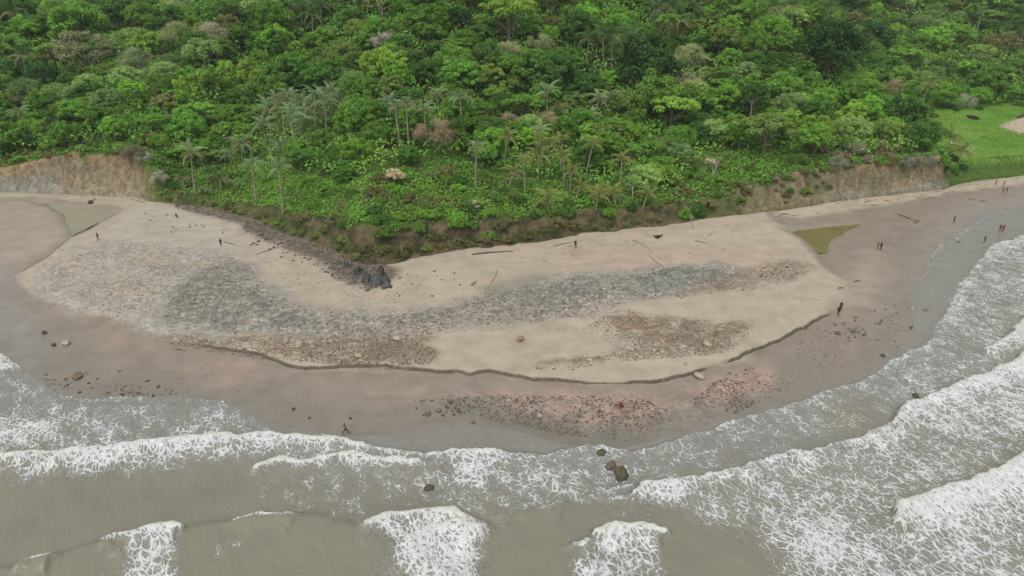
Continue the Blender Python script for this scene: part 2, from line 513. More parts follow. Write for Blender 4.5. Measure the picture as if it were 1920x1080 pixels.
# ------------------------------------------------------------------ beach
CRISP_A = polyG([(350, 642), (450, 662), (520, 682), (570, 692), (650, 690), (740, 689), (800, 694), (882, 702), (920, 696), (1000, 710), (1060, 717), (1100, 719), (1150, 717), (1222, 716),
                 (1290, 698), (1350, 684), (1385, 676), (1410, 660), (1440, 642), (1490, 618), (1560, 586)])
CRISP_B = polyG([(20, 522), (80, 490), (130, 452), (180, 425), (232, 397)])
PLAT = polyG([(20, 522), (80, 490), (130, 452), (180, 425), (232, 397), (250, 330), (1440, 330), (1440, 412), (1478, 427), (1506, 448), (1516, 474), (1538, 500), (1582, 528), (1600, 560), (1560, 586), (1490, 618), (1440, 642),
              (1410, 660), (1385, 676), (1350, 684), (1290, 698), (1222, 716), (1150, 717), (1100, 719), (1060, 717), (1000, 710), (920, 696), (882, 702), (800, 694), (740, 689), (650, 690),
              (570, 692), (520, 682), (450, 662), (350, 642), (270, 610), (170, 590), (80, 560)])

cols = np.linspace(-1.12, 1.12, 660)
rows = 40 * np.exp(np.linspace(0, math.log(270 / 40), 580))
U, Y = np.meshgrid(cols, rows)
X = U * (Y + 12)
keep = (Y < base_y(X) + 6)
P = np.stack([X.ravel(), Y.ravel()], 1)
xx, yy = P[:, 0], P[:, 1]
Pw = P + np.stack([1.3 * fbm(xx / 3.1, yy / 3.1, 61, 5) + 2.6 * fbm(xx / 11, yy / 11, 65, 3), 1.1 * fbm(xx / 3.1, yy / 3.1, 62, 5) + 1.6 * fbm(xx / 11, yy / 11, 66, 3)], 1)    # ragged edges for the zones
Pc = P + np.stack([0.2 * fbm(xx / 1.8, yy / 1.8, 63, 3) + 0.9 * fbm(xx / 8, yy / 8, 67, 3), 0.2 * fbm(xx / 1.8, yy / 1.8, 64, 3) + 1.1 * fbm(xx / 7, yy / 7, 68, 3)], 1)
D = shore_d(P)
z = beach_plain(P)
dA, dB = seg_dist(Pc, CRISP_A)[0], seg_dist(Pc, CRISP_B)[0]
sP = sdist(Pc, PLAT)
crisp = np.exp(-(np.minimum(dA, dB) / 5.0) ** 2)
soft = 0.3 + 5.0 * (1 - sstep(0.05, 0.5, crisp))
lift = 0.42 * sstep(-0.5, 0.5, sP / soft)
z = z + lift
zone = lambda pts, w=1.2: sstep(-w, w, sdist(Pw, polyG(pts)))
mixin = lambda c, col, w: c * (1 - w[:, None]) + np.asarray(col)[None, :] * w[:, None]

n_big, n_mid, n_sm = fbm(xx / 16, yy / 16, 71, 4), fbm(xx / 4, yy / 4, 72, 4), fbm(xx / 1.1, yy / 1.1, 73, 3)
streak = fbm((xx * 0.35 + yy * 0.1) / 2, (yy + 0.15 * xx) / 1.6, 74, 4)
C = np.tile(lin(148, 140, 128), (len(P), 1))                           # damp sand
C = mixin(C, lin(138, 133, 124), sstep(9, 1, D + 3 * n_mid) * (D > -2)) # wetter towards the water
wet = sstep(16, 2, D + 4 * n_big) * 0.9
C = mixin(C, lin(180, 172, 157), sstep(-0.35, 0.35, (lift - 0.21) / 0.21 + 0.25 * n_mid)) # dry raised sand
wet = wet * (1 - sstep(0.12, 0.38, lift))
rocky = np.zeros(len(P))
# dry upper sand, pinkish beside the bank
w = zone([(740, 500), (900, 462), (1100, 440), (1240, 420), (1420, 400), (1500, 455), (1510, 490), (1300, 497), (1050, 515), (900, 555), (700, 575), (560, 560), (480, 500), (430, 440), (600, 470)], 2.5)
C = mixin(C, lin(183, 171, 156), w * 0.9)
w = zone([(1060, 470), (1500, 470), (1500, 500), (1280, 500), (1050, 520)], 3); C = mixin(C, lin(186, 164, 150), w * 0.35)
w = zone([(230, 398), (330, 385), (430, 420), (480, 470), (400, 480), (260, 460), (180, 450)], 2.5); C = mixin(C, lin(180, 174, 161), w)
# pale left rock platform
w = zone([(60, 505), (130, 468), (220, 455), (330, 462), (430, 475), (500, 520), (560, 560), (420, 640), (330, 640), (240, 610), (200, 580), (130, 600), (80, 560)], 2)
C = mixin(C, lin(168, 165, 157), w * sstep(-0.5, 0.3, n_mid + 0.15 + 0.4 * n_sm) * 0.9); rocky = np.maximum(rocky, w * 0.6)
# grey folded strata
GREY = [(300, 590), (335, 545), (370, 512), (430, 492), (470, 500), (500, 540), (560, 572), (640, 586), (740, 590), (830, 580), (900, 560), (960, 548), (1040, 528), (1100, 518), (1200, 508), (1290, 500), (1345, 497),
        (1400, 515), (1370, 545), (1280, 560), (1180, 566), (1100, 592), (1000, 602), (900, 612), (780, 628), (650, 640), (540, 640), (450, 626), (380, 612), (320, 612)]
n_f = fbm(xx / 0.9, yy / 0.7, 75, 2)
w = zone(GREY, 2.2) * sstep(-0.7, -0.1, n_mid + 0.35 * n_f + 0.2)
C = mixin(C, lin(156, 154, 147), w * 0.94); rocky = np.maximum(rocky, zone(GREY, 2.2))
sg = sdist(Pw * 1.0, polyG(GREY))
strata = fbm(sg * 0.9 + 0.5 * n_mid, sg * 0 + xx * 0.03, 76, 4)                # beds run parallel to the edge of the fold
w2 = w * sstep(-0.1, 0.3, strata + 0.2 * n_big + 0.2 * n_f); C = mixin(C, lin(136, 137, 130), w2 * 0.75)
w2 = zone(GREY, 2.2) * sstep(0.25, 0.55, n_f + 0.4 * streak); C = mixin(C, lin(166, 159, 146), w2 * 0.4)
w3 = zone([(420, 545), (560, 590), (760, 598), (900, 565), (960, 560), (800, 600), (640, 615), (480, 610)], 2); C = mixin(C, lin(130, 133, 122), w3 * 0.4 * sstep(-0.3, 0.3, streak + 0.4 * n_f))
w3 = zone([(1190, 515), (1290, 503), (1345, 500), (1370, 520), (1300, 548), (1200, 550)], 1.5); C = mixin(C, lin(140, 144, 136), w3 * 0.75 * sstep(-0.5, 0.1, n_mid + 0.4 * n_f))
w3 = zone([(900, 545), (1000, 520), (1060, 522), (1010, 545), (920, 565)], 1.5); C = mixin(C, lin(140, 140, 127), w3 * 0.7)
# brown gravel belts
for poly in ([(300, 632), (380, 628), (470, 632), (560, 642), (680, 630), (770, 628), (830, 660), (800, 680), (720, 686), (630, 684), (560, 672), (480, 655), (390, 650)],
             [(990, 684), (1060, 672), (1140, 662), (1200, 640), (1280, 625), (1340, 610), (1410, 608), (1395, 640), (1345, 660), (1260, 668), (1160, 674), (1060, 690)],
             [(1120, 610), (1160, 585), (1250, 590), (1330, 606), (1300, 630), (1200, 640)]):
    w = zone(poly, 1.4); C = mixin(C, lin(148, 133, 116), w * (0.35 + 0.65 * sstep(-0.3, 0.3, n_mid + 0.5 * n_f))); rocky = np.maximum(rocky, w * 0.9)
w = zone([(1360, 520), (1480, 490), (1515, 500), (1500, 525), (1430, 540), (1350, 560), (1200, 580), (1280, 555)], 1.5); C = mixin(C, lin(158, 144, 129), w * 0.8); rocky = np.maximum(rocky, w * 0.8)
w = zone([(600, 590), (760, 596), (900, 575), (1000, 555), (1120, 560), (1180, 570), (1130, 605), (1000, 612), (850, 632), (760, 640), (620, 640)], 2.0) * sstep(-0.5, 0.2, n_mid + 0.4 * n_f)
C = mixin(C, lin(166, 159, 148), w * 0.7); rocky = np.maximum(rocky, 0.75 * w)
# clean sand sheets
for poly in ([(780, 655), (850, 632), (960, 618), (1060, 606), (1140, 610), (1150, 640), (1120, 662), (1000, 684), (900, 690), (830, 685)],
             [(1140, 592), (1200, 572), (1300, 560), (1400, 550), (1405, 595), (1340, 606), (1280, 596), (1200, 592)],
             [(1400, 560), (1480, 540), (1560, 545), (1580, 570), (1450, 630), (1390, 665), (1330, 680), (1360, 650), (1400, 610)],
             [(560, 690), (800, 686), (990, 692), (1180, 678), (1350, 668), (1300, 695), (1220, 712), (1100, 714), (900, 695)],
             [(560, 545), (640, 560), (760, 560), (900, 530), (1000, 500), (860, 490), (740, 520), (600, 500), (480, 480)]):
    w = zone(poly, 1.3); C = mixin(C, lin(181, 173, 157), w); rocky = rocky * (1 - 0.93 * w)
# pink clay patches in the wet band
for poly, a in (([(180, 620), (280, 632), (300, 655), (210, 660)], 0.34), ([(330, 680), (440, 672), (500, 700), (420, 725), (340, 715)], 0.34), ([(880, 735), (1100, 728), (1230, 735), (1260, 765), (1200, 800), (1080, 788), (960, 770)], 0.95),
                ([(1280, 745), (1330, 705), (1390, 682), (1450, 690), (1430, 725), (1360, 745)], 0.95), ([(740, 728), (860, 735), (840, 750), (760, 745)], 0.4), ([(1540, 615), (1600, 612), (1590, 635)], 0.5)):
    w = zone(poly, 2.2); C = mixin(C, lin(194, 164, 151), w * a * np.clip(0.55 + 0.5 * n_mid + 0.3 * n_sm, 0, 1)); wet = wet * (1 - 0.5 * w)
w = zone([(800, 740), (1000, 730), (1250, 740), (1330, 710), (1400, 690), (1440, 700), (1380, 760), (1260, 810), (1150, 810), (980, 790)], 2); rocky = np.maximum(rocky, 0.55 * w)
w = zone([(840, 765), (1000, 780), (1140, 800), (1260, 805), (1200, 860), (1000, 860), (860, 800)], 2.5); C = mixin(C, lin(128, 125, 114), w * 0.8)
# smooth wet sand flats both sides
w = zone([(-300, 380), (-100, 372), (60, 376), (118, 400), (130, 438), (90, 470), (0, 520), (-300, 560)], 2.5); C = mixin(C, lin(166, 158, 145), w); wet = np.maximum(wet, 0.45 * w); rocky *= 1 - w
w = zone([(-300, 480), (20, 500), (40, 560), (90, 650), (60, 690), (0, 650), (-300, 630)], 2.5); C = mixin(C, lin(150, 146, 140), w * 0.8); wet = np.maximum(wet, 0.85 * w)
w = zone([(1500, 420), (1640, 400), (1920, 345), (1990, 345), (1990, 380), (1840, 400), (1740, 500), (1700, 560), (1710, 640), (1640, 690), (1500, 740), (1560, 600), (1620, 540), (1560, 480)], 3)
C = mixin(C, lin(150, 140, 127), w * 0.85); wet = np.maximum(wet, 0.6 * w)
w = zone([(1560, 520), (1640, 470), (1660, 520), (1640, 570), (1590, 590)], 4); C = mixin(C, lin(176, 166, 150), w * 0.7); wet *= 1 - 0.5 * w
w = zone([(1430, 398), (1500, 386), (1640, 364), (1765, 350), (1920, 325), (1990, 322), (1990, 336), (1780, 362), (1650, 388), (1500, 408)], 1.5); C = mixin(C, lin(186, 176, 159), w); wet *= 1 - w
w = zone([(-100, 358), (240, 368), (250, 390), (215, 388), (120, 374), (-100, 368)], 1.2); C = mixin(C, lin(176, 168, 152), w); wet *= 1 - w
# dark stone belt under the bank
w = zone([(280, 362), (430, 385), (520, 415), (620, 455), (700, 480), (745, 505), (700, 545), (640, 530), (560, 480), (470, 440), (440, 415), (330, 395)], 1.2); C = mixin(C, lin(112, 104, 95), w * 0.85); rocky = np.maximum(rocky, w)
# darker band along the cut face of the sand step
face = sstep(0.4, 0.16, np.abs(sP + 0.06)) * sstep(0.6, 0.95, crisp) * (0.35 + 0.65 * sstep(-0.3, 0.4, n_mid + n_big)); C = mixin(C, lin(128, 119, 104), face * 0.45)
tide = fbm(D / 1.1 + 1.2 * n_mid, xx * 0.02, 78, 3)                     # faint lines left by the tide
C *= (1 + 0.05 * tide * (1 - rocky))[:, None]
C *= (1 + 0.06 * n_big + 0.06 * n_mid + 0.05 * fbm((xx + 0.6 * yy) / 9, (yy - 0.2 * xx) / 1.4, 79, 3))[:, None]
C *= np.array([0.87, 0.84, 0.80])[None, :] * (1 - 0.04 * np.clip(wet, 0, 1))[:, None]
# relief
ridged = 1 - np.abs(fbm((xx * 0.8 + yy * 0.5) / 3.0, (yy - 0.25 * xx) / 1.7, 81, 4))
z = z + rocky * (0.42 * (ridged - 0.75) + 0.3 * strata * zone(GREY, 2.2) + 0.2 * n_sm + 0.1 * n_f) + 0.05 * n_mid + 0.04 * n_big
w = np.exp(-(np.hypot(xx - G(976, 640)[0], yy - G(976, 640)[1]) / 1.0) ** 2); z -= 0.45 * w; C = mixin(C, lin(150, 120, 105), 0.7 * w)   # scour hole
# shallow basins for the pools
POOL_L = [(40, 373), (70, 376), (130, 383), (228, 396), (212, 404), (180, 420), (135, 440), (131, 425), (118, 402), (95, 386)]
POOL_R = [(1466, 430), (1500, 425), (1560, 421), (1616, 417), (1588, 431), (1562, 446), (1550, 472), (1534, 474), (1520, 458), (1494, 441)]
for poly in (POOL_L, POOL_R):
    s = sdist(P, polyG(poly)); C = mixin(C, lin(138, 130, 114), 0.7 * sstep(-2.5, 0.3, s + 1.2 * n_mid)); wet = np.maximum(wet, 0.8 * sstep(-2.2, 0.2, s)); z -= 0.7 * sstep(-1.2, 1.5, s + 0.7 * n_mid)

def grid_faces(R, Cn, ok):
    i = np.arange(R * Cn).reshape(R, Cn)
    q = np.stack([i[:-1, :-1], i[:-1, 1:], i[1:, 1:], i[1:, :-1]], -1).reshape(-1, 4)
    return q[ok.ravel()[q].any(1)]

def compact(V, F, *attrs):
    used = np.unique(F)
    m = np.full(len(V), -1); m[used] = np.arange(len(used))
    return (V[used], m[F]) + tuple(a[used] for a in attrs)

BEACH_Z = z.copy(); _bshape = U.shape
def beach_z(x, y):                                         # height of the built sheet
    x, y = np.asarray(x, float), np.asarray(y, float)
    r = np.clip(np.log(np.maximum(y, 40.01) / 40) / math.log(270 / 40) * 579, 0, 578.999)
    c = np.clip((x / (y + 12) + 1.12) / 2.24 * 659, 0, 658.999)
    r0, c0 = r.astype(int), c.astype(int)
    fr, fc = r - r0, c - c0
    Z = BEACH_Z.reshape(_bshape)
    return (Z[r0, c0] * (1 - fc) + Z[r0, c0 + 1] * fc) * (1 - fr) + (Z[r0 + 1, c0] * (1 - fc) + Z[r0 + 1, c0 + 1] * fc) * fr
def GB(px, py):                                            # point on the built beach seen at a pixel
    z_ = 1.0
    for _ in range(6):
        p = flat(px, py, z_); z_ = float(beach_z(p[0], p[1]))
    return flat(px, py, z_)

V, F, C_, r_, w_ = compact(np.stack([xx, yy, z], 1), grid_faces(*U.shape, keep & (D.reshape(U.shape) > -9)), C, rocky, wet)
me = make_mesh("beach", V, F, True); set_col(me, 'Col', C_); set_f(me, 'rocky', r_); set_f(me, 'wet', np.clip(w_, 0, 1))
tag(obj("beach", me, beach_material()), "sand and rock beach of the headland", kind="structure")
# the cut face of the sand step: a thin crumbling edge between the raised sand and the wet foreshore
def step_face(line, low_side, taper):
    n = np.linalg.norm(np.diff(line, axis=0), axis=1); s_ = np.concatenate([[0], np.cumsum(n)])
    S = np.arange(0, s_[-1], 0.14)
    A = np.stack([np.interp(S, s_, line[:, i]) for i in (0, 1)], 1)
    for _ in range(4):                                     # soften the survey corners
        A[1:-1] = (A[:-2] + 2 * A[1:-1] + A[2:]) / 4
    def wob(p): return np.stack([0.2 * fbm(p[:, 0] / 1.8, p[:, 1] / 1.8, 63, 3) + 0.9 * fbm(p[:, 0] / 8, p[:, 1] / 8, 67, 3), 0.2 * fbm(p[:, 0] / 1.8, p[:, 1] / 1.8, 64, 3) + 1.1 * fbm(p[:, 0] / 7, p[:, 1] / 7, 68, 3)], 1)
    B = A.copy()
    for _ in range(8): B = 0.5 * B + 0.5 * (A - wob(B))
    d = unit(np.gradient(B, axis=0)); nm = np.stack([d[:, 1], -d[:, 0]], 1) * low_side
    end = np.minimum(sstep(0, taper, S), sstep(0, taper, S[-1] - S))
    gap = sstep(0.02, 0.3, vnoise(S / 8, S * 0, 161)) * end             # the step dies out here and there
    zl = beach_z(*(B + nm * 0.75).T); zh = beach_z(*(B - nm * 0.6).T)
    j = [fbm(S / 0.5, S * 0 + k, 162 + k, 3) for k in range(4)]
    rows_ = [(0.34, zl - 0.12, 0), (0.22 + 0.1 * j[0], zl + 0.28 * (zh - zl), 1), (0.13 + 0.09 * j[1], zl + 0.75 * (zh - zl), 2), (0.12 + 0.1 * j[2], zh + 0.03 * gap, 2), (-0.25, zh - 0.1, 3)]
    V_ = np.vstack([np.column_stack([B + nm * np.broadcast_to(o, S.shape)[:, None], zz_ - (1 - gap) * 0.5]) for o, zz_, _ in rows_])
    pal = [lin(140, 131, 117), lin(108, 100, 85), lin(120, 112, 96), lin(176, 168, 152)]
    C2 = np.vstack([np.tile(pal[c] * 0.84, (len(S), 1)) * (1 + 0.25 * j[c % 4])[:, None] for *_, c in rows_])
    m = len(S); i_ = np.arange(m - 1)
    F_ = np.vstack([np.stack([r_ * m + i_, r_ * m + i_ + 1, (r_ + 1) * m + i_ + 1, (r_ + 1) * m + i_], 1) for r_ in range(len(rows_) - 1)])
    if low_side < 0: F_ = F_[:, ::-1]
    me = make_mesh("sand_step", V_, F_, True); set_col(me, 'Col', C2); set_f(me, 'rocky', np.full(len(V_), 0.5)); set_f(me, 'wet', np.full(len(V_), 0.2))
    return tag(obj("sand_step", me, bpy.data.materials["beach_sand"]), "crumbling cut edge of the raised sand", kind="structure")
step_face(CRISP_A, 1, 4.0)
step_face(CRISP_B, -1, 3.0)
# seabed so that nothing is open below the surf
me = make_mesh("seabed", [(-450, -40, -3), (450, -40, -3), (450, 620, -3), (-450, 620, -3)], np.array([[0, 1, 2, 3]]))
tag(obj("seabed", me, plain("seabed_mud", lin(120, 112, 98))), "muddy sea floor under the surf", kind="structure")

# ------------------------------------------------------------------ hillside
hx = np.linspace(-300, 300, 1000)
ht = np.concatenate([np.linspace(-1.2, 8, 44), 8 + 360 * (np.linspace(0, 1, 130)[1:]) ** 1.5])
HX, HT = np.meshgrid(hx, ht)
HY = base_y(HX) + HT
HZ = hill_z(HX, HY)
hxx, hyy, htt, hzz = HX.ravel(), HY.ravel(), HT.ravel(), HZ.ravel()
hn, hm = fbm(hxx / 6, hyy / 6, 91, 4), fbm(hxx / 2, hzz / 1.2, 92, 4)
rel = np.clip((hzz - 1.6) / np.maximum(bank_h(hxx), 0.1), 0, 1.3)
px_b = np.interp(hxx, _b[:, 0], [p[0] for p in BASE_PX])
earth = mixin(np.tile(lin(112, 97, 76), (len(hxx), 1)), lin(74, 67, 54), sstep(-0.1, 0.4, hm))                       # dark slumped soil in the middle
left, right = (px_b < 290), (px_b > 1390) & (px_b < 1775)
tanc = np.where((fbm(hxx / 8, hzz / 3, 95, 3) > 0.05)[:, None], lin(158, 143, 116), lin(140, 130, 108))
tanc = mixin(tanc, lin(166, 134, 98), sstep(0.65, 0.95, rel + 0.35 * hn) * 0.5)
tanc = mixin(tanc, lin(150, 146, 132), sstep(0.25, 0.0, rel + 0.25 * hn) * 0.7)
earth = np.where((left | right)[:, None], tanc, earth)
earth = mixin(earth, lin(150, 146, 133), ((px_b < 110) * sstep(0.75, 0.35, rel + 0.35 * hn)) * 0.8)
w = right * sstep(1600, 1500, px_b + 30 * hn); earth = mixin(earth, lin(138, 123, 99), w)
w = (left | right) * sstep(0.25, 0.55, fbm(hxx / 3, hzz / 4, 97, 4)); earth = mixin(earth, lin(96, 104, 62), w * 0.75)   # weeds on the face
ccliff = sstep(bank_w(hxx) * 1.15 + 0.3, bank_w(hxx) * 0.9, htt + 0.7 * hn) * bare_w(hxx)
field = (field_w(hxx) > 12) * sstep(1, 3, htt) * sstep(field_w(hxx) + 14, field_w(hxx) + 6, htt)
soil = np.tile(lin(66, 74, 42), (len(hxx), 1))
soil = mixin(soil, lin(90, 84, 56), sstep(0.1, 0.6, hn))
soil = mixin(soil, lin(84, 112, 50), sstep(60, 30, htt) * 0.8)
grass = mixin(np.tile(lin(98, 142, 50), (len(hxx), 1)), lin(118, 150, 66), sstep(-0.2, 0.5, fbm(hxx / 14, hyy / 14, 99, 4)))
HC = mixin(soil, np.array([0, 0, 0]), np.zeros(len(hxx))) * (1 - field[:, None]) + grass * field[:, None]
HC = HC * (1 - ccliff[:, None]) + 0.86 * earth * ccliff[:, None]
SOILP = np.array([HIT(*p)[:2] for p in [(1876, 238), (1890, 228), (1925, 218), (1990, 222), (1990, 250), (1910, 250)]])
HC = mixin(HC, lin(184, 170, 148), sstep(-1.5, 1.5, sdist(np.stack([hxx + 2 * hn, hyy], 1), SOILP)))
me = make_mesh("hillside", np.stack([hxx, hyy, hzz], 1), grid_faces(*HX.shape, np.ones(HX.shape, bool)), True)
set_col(me, 'Col', HC); set_f(me, 'cliff', ccliff)
tag(obj("hillside", me, hill_material()), "wooded hillside with bare earth bluffs above the beach", kind="structure")

# ------------------------------------------------------------------ pools
for poly, nm, c, lab in ((POOL_L, "tide_pool", lin(150, 148, 128), "long grey-green tide pool below the tan bluff"), (POOL_R, "tide_pool", lin(120, 114, 72), "triangular olive pool beside the driftwood belt")):
    q = np.array([GB(*p) for p in poly]); q[:, 2] = 0
    pts = [(*p[:2], 0.0) for p in q]
    cen = q.mean(0)
    zz = float(np.percentile([beach_z(*p[:2]) for p in q], 40)) + 0.07
    q[:, :2] += 0.9 * unit(q[:, :2] - cen[:2])
    # finely outlined, slightly ragged sheet
    ring = []
    for i in range(len(q)):
        a, b = q[i], q[(i + 1) % len(q)]
        for t in np.linspace(0, 1, 9)[:-1]:
            p = a + (b - a) * t
            ring.append((p[0] + 0.3 * fbm(p[0], p[1], 7, 2), p[1] + 0.3 * fbm(p[0], p[1], 8, 2), zz))
    me = bpy.data.meshes.new(nm); me.from_pydata(ring, [], [list(range(len(ring)))])
    tag(obj(nm, me, pool_material(nm, c)), lab, kind="structure")

# ------------------------------------------------------------------ surf
sr = 34 * np.exp(np.linspace(0, math.log(240 / 34), 620))
su = np.linspace(-1.25, 1.25, 700)
SU, SY = np.meshgrid(su, sr)
SX = SU * (SY + 12)
SP = np.stack([SX.ravel(), SY.ravel()], 1)
SD = -shore_d(SP)                                          # + = seaward
okm = SD > -1.5
sx, sy = SP[okm, 0], SP[okm, 1]
Q = SP[okm]; sd = SD[okm]
Qw = Q + np.stack([0.55 * fbm(sx / 1.7, sy / 1.7, 101, 4) + 0.8 * fbm(sx / 6, sy / 6, 103, 2), 0.55 * fbm(sx / 1.7, sy / 1.7, 102, 4) + 0.8 * fbm(sx / 6, sy / 6, 104, 2)], 1)
foam = np.zeros(len(Q)); sz = 0.06 * fbm(sx / 5, sy / 3, 105, 3) * sstep(0, 6, sd); tanf = np.zeros(len(Q)); crestf = np.zeros(len(Q))
zoneS = lambda pts, w=2.0: sstep(-w, w, sdist(Qw, np.array([flat(*p)[:2] for p in pts])))
def add_zone(pts, a, w=2.0):
    global foam
    foam = np.maximum(foam, a * zoneS(pts, w))
def front(pts, hgt=0.4, lip=1.0, back=2.2):
    """a breaker: (px, py, length of the white water behind it in px, density)"""
    global foam, sz, crestf
    L = np.array([flat(p[0], p[1])[:2] for p in pts])
    T = np.array([np.linalg.norm(flat(p[0], p[1] + max(p[2], 2))[:2] - L[i]) for i, p in enumerate(pts)])
    I = np.array([p[3] for p in pts])
    d, i, t, side = seg_dist(Qw, L)
    s = np.where(side < 0, d, -d)                          # seaward side is to the right of travel
    Ti = T[i] * (1 - t) + T[i + 1] * t; Ii = I[i] * (1 - t) + I[i + 1] * t
    end = np.where(((i == 0) & (t <= 0)) | ((i == len(L) - 2) & (t >= 1)), sstep(1.5, 0.0, d), 1.0)
    tail = np.clip(1 - s / Ti, 0, 1) ** 0.75
    foam = np.maximum(foam, np.where(s > -0.15, Ii * tail, 0) * end)
    cw = (0.12 + 0.75 * vnoise(sx / 2.2, sy / 2.2, 107) ** 1.3) * lip
    crestf = np.maximum(crestf, np.where((s > -0.2) & (s < cw), lip * Ii, 0) * end)
    prof = np.where(s < 0, np.exp(-(s / 0.45) ** 2), np.exp(-(s / back) ** 2)) * end * np.clip(Ii * 1.3, 0, 1)
    sz = np.maximum(sz, 1.4 * hgt * prof * (0.8 + 0.35 * vnoise(sx * 1.1, sy * 1.1, 108)))
# lacy sheets
add_zone([(-300, 700), (0, 690), (60, 700), (95, 725), (150, 746), (90, 760), (-300, 760)], 0.5)
add_zone([(-300, 650), (0, 660), (40, 676), (55, 690), (0, 694), (-300, 690)], 0.85, 1)
add_zone([(-300, 748), (0, 745), (180, 748), (300, 748), (420, 756), (520, 798), (640, 816), (640, 832), (370, 822), (270, 832), (200, 847), (0, 860), (-300, 870)], 0.5)
add_zone([(-300, 760), (0, 760), (120, 790), (200, 840), (0, 850), (-300, 860)], 0.72)
add_zone([(640, 816), (760, 808), (900, 800), (960, 812), (1060, 840), (960, 850), (800, 848), (680, 840)], 0.26)
add_zone([(900, 865), (1060, 850), (1200, 850), (1290, 818), (1480, 760), (1640, 695), (1700, 660), (1770, 600), (1800, 535), (1850, 470), (1920, 448), (2150, 400), (2150, 640), (1920, 672), (1700, 765), (1500, 855), (1200, 915), (1180, 935), (1060, 960), (1000, 950), (930, 920)], 0.47, 2.5)
add_zone([(1780, 560), (1830, 500), (1920, 445), (2150, 400), (2150, 560), (1920, 600), (1860, 640), (1760, 640)], 0.55)
add_zone([(1200, 920), (1500, 862), (1690, 780), (1920, 680), (2200, 560), (2200, 760), (1920, 850), (1690, 955), (1680, 1100), (1460, 1100), (1400, 1010), (1290, 970)], 0.56, 2)
add_zone([(640, 985), (760, 955), (880, 960), (960, 1000), (950, 1120), (700, 1120)], 0.3, 2.5)
add_zone([(1050, 1000), (1140, 975), (1260, 985), (1300, 1120), (1020, 1120)], 0.3, 2.5)
add_zone([(190, 1035), (300, 995), (370, 995), (380, 1120), (190, 1120)], 0.28, 2)
add_zone([(860, 860), (1000, 862), (1180, 860), (1190, 925), (1060, 955), (960, 985), (900, 930)], 0.52, 2.5)
add_zone([(1690, 790), (1920, 700), (2200, 600), (2200, 700), (1920, 830), (1800, 830)], 0.7, 2.5)
add_zone([(1450, 960), (1560, 930), (1700, 980), (1720, 1200), (1420, 1200)], 0.7, 2.5)
add_zone([(1690, 960), (1920, 860), (2200, 740), (2200, 1300), (1680, 1300), (1660, 1000)], 0.74, 1.5)
add_zone([(470, 870), (640, 870), (700, 900), (690, 985), (560, 985), (480, 930)], 0.38)
foam = np.maximum(foam, 0.2 * sstep(0.0, 0.5, fbm(sx / 9, sy / 9, 111, 3)) * sstep(30, 8, sd))
add_zone([(640, 880), (760, 870), (900, 880), (1000, 940), (960, 990), (850, 960), (720, 940)], 0.46)
add_zone([(860, 860), (930, 860), (910, 915), (850, 905)], 0.7, 1)
add_zone([(690, 982), (780, 968), (860, 975), (912, 992), (905, 1110), (760, 1110), (720, 1020)], 0.8, 1.6)
add_zone([(1112, 1000), (1150, 992), (1242, 1002), (1250, 1110), (1060, 1110), (1078, 1040)], 0.74, 1.6)
add_zone([(235, 1020), (300, 1006), (342, 1003), (338, 1110), (228, 1110)], 0.76, 1.3)
add_zone([(388, 1022), (445, 1015), (452, 1060), (392, 1068)], 0.4, 0.8)
add_zone([(960, 990), (1060, 960), (1180, 930), (1290, 965), (1250, 1000), (1130, 985)], 0.24)
# breakers
front([(-300, 880, 50, .9), (0, 858, 44, .95), (100, 853, 62, .9), (200, 845, 72, 1.0), (270, 830, 74, 1.05), (370, 820, 62, 1.0), (470, 822, 50, .9), (560, 825, 52, .9), (640, 833, 45, .85), (720, 846, 30, .6)], 0.55)
front([(480, 876, 14, .9), (540, 860, 22, .95), (580, 868, 26, .9), (650, 858, 30, .95), (760, 866, 26, .8), (840, 872, 18, .6)], 0.5)
front([(700, 842, 26, .7), (800, 849, 26, .7), (880, 843, 62, .95), (950, 850, 40, .6), (1020, 857, 30, .55), (1080, 842, 60, .62), (1130, 837, 60, .7), (1180, 852, 40, .6), (1240, 835, 60, .65), (1290, 816, 60, .6)], 0.3)
front([(1180, 935, 40, .9), (1200, 916, 56, .95), (1260, 905, 60, 1.0), (1300, 896, 50, .8), (1370, 885, 60, .8), (1450, 872, 60, .8), (1500, 855, 60, .8), (1550, 848, 50, .8), (1600, 830, 50, .85), (1650, 815, 50, .8), (1680, 790, 70, .9),
       (1690, 768, 70, 1.0), (1720, 755, 60, 1.0), (1760, 740, 60, 1.0), (1800, 730, 50, .95), (1850, 702, 50, 1.0), (1920, 670, 60, 1.0), (2150, 580, 60, 1.0)], 0.6, 0.75)
front([(1848, 660, 16, .8), (1880, 640, 30, .95), (1920, 603, 40, 1.0), (2000, 560, 50, 1.0), (2150, 510, 50, 1.0)], 0.5, 0.8)
front([(1672, 990, 60, .9), (1690, 960, 120, 1.05), (1730, 945, 140, 1.1), (1780, 925, 150, 1.1), (1830, 905, 150, 1.1), (1880, 880, 150, 1.1), (1920, 855, 150, 1.1), (2200, 740, 150, 1.1)], 0.9, 1.0, 3)
front([(688, 987, 20, .9), (720, 972, 60, 1.0), (790, 967, 70, 1.0), (840, 965, 40, .95), (872, 982, 30, .8), (912, 990, 20, .6)], 0.6, 1.0)
front([(758, 1014, 40, 1.0), (800, 997, 70, 1.05), (850, 986, 70, 1.05), (905, 998, 60, .9)], 0.6, 0.8)
front([(1115, 1003, 20, .9), (1142, 990, 50, 1.0), (1200, 994, 60, 1.0), (1244, 1001, 30, .9)], 0.6, 1.0)
front([(1072, 1020, 10, .8), (1098, 1014, 14, .9), (1115, 1018, 8, .6)], 0.4, 0.8)
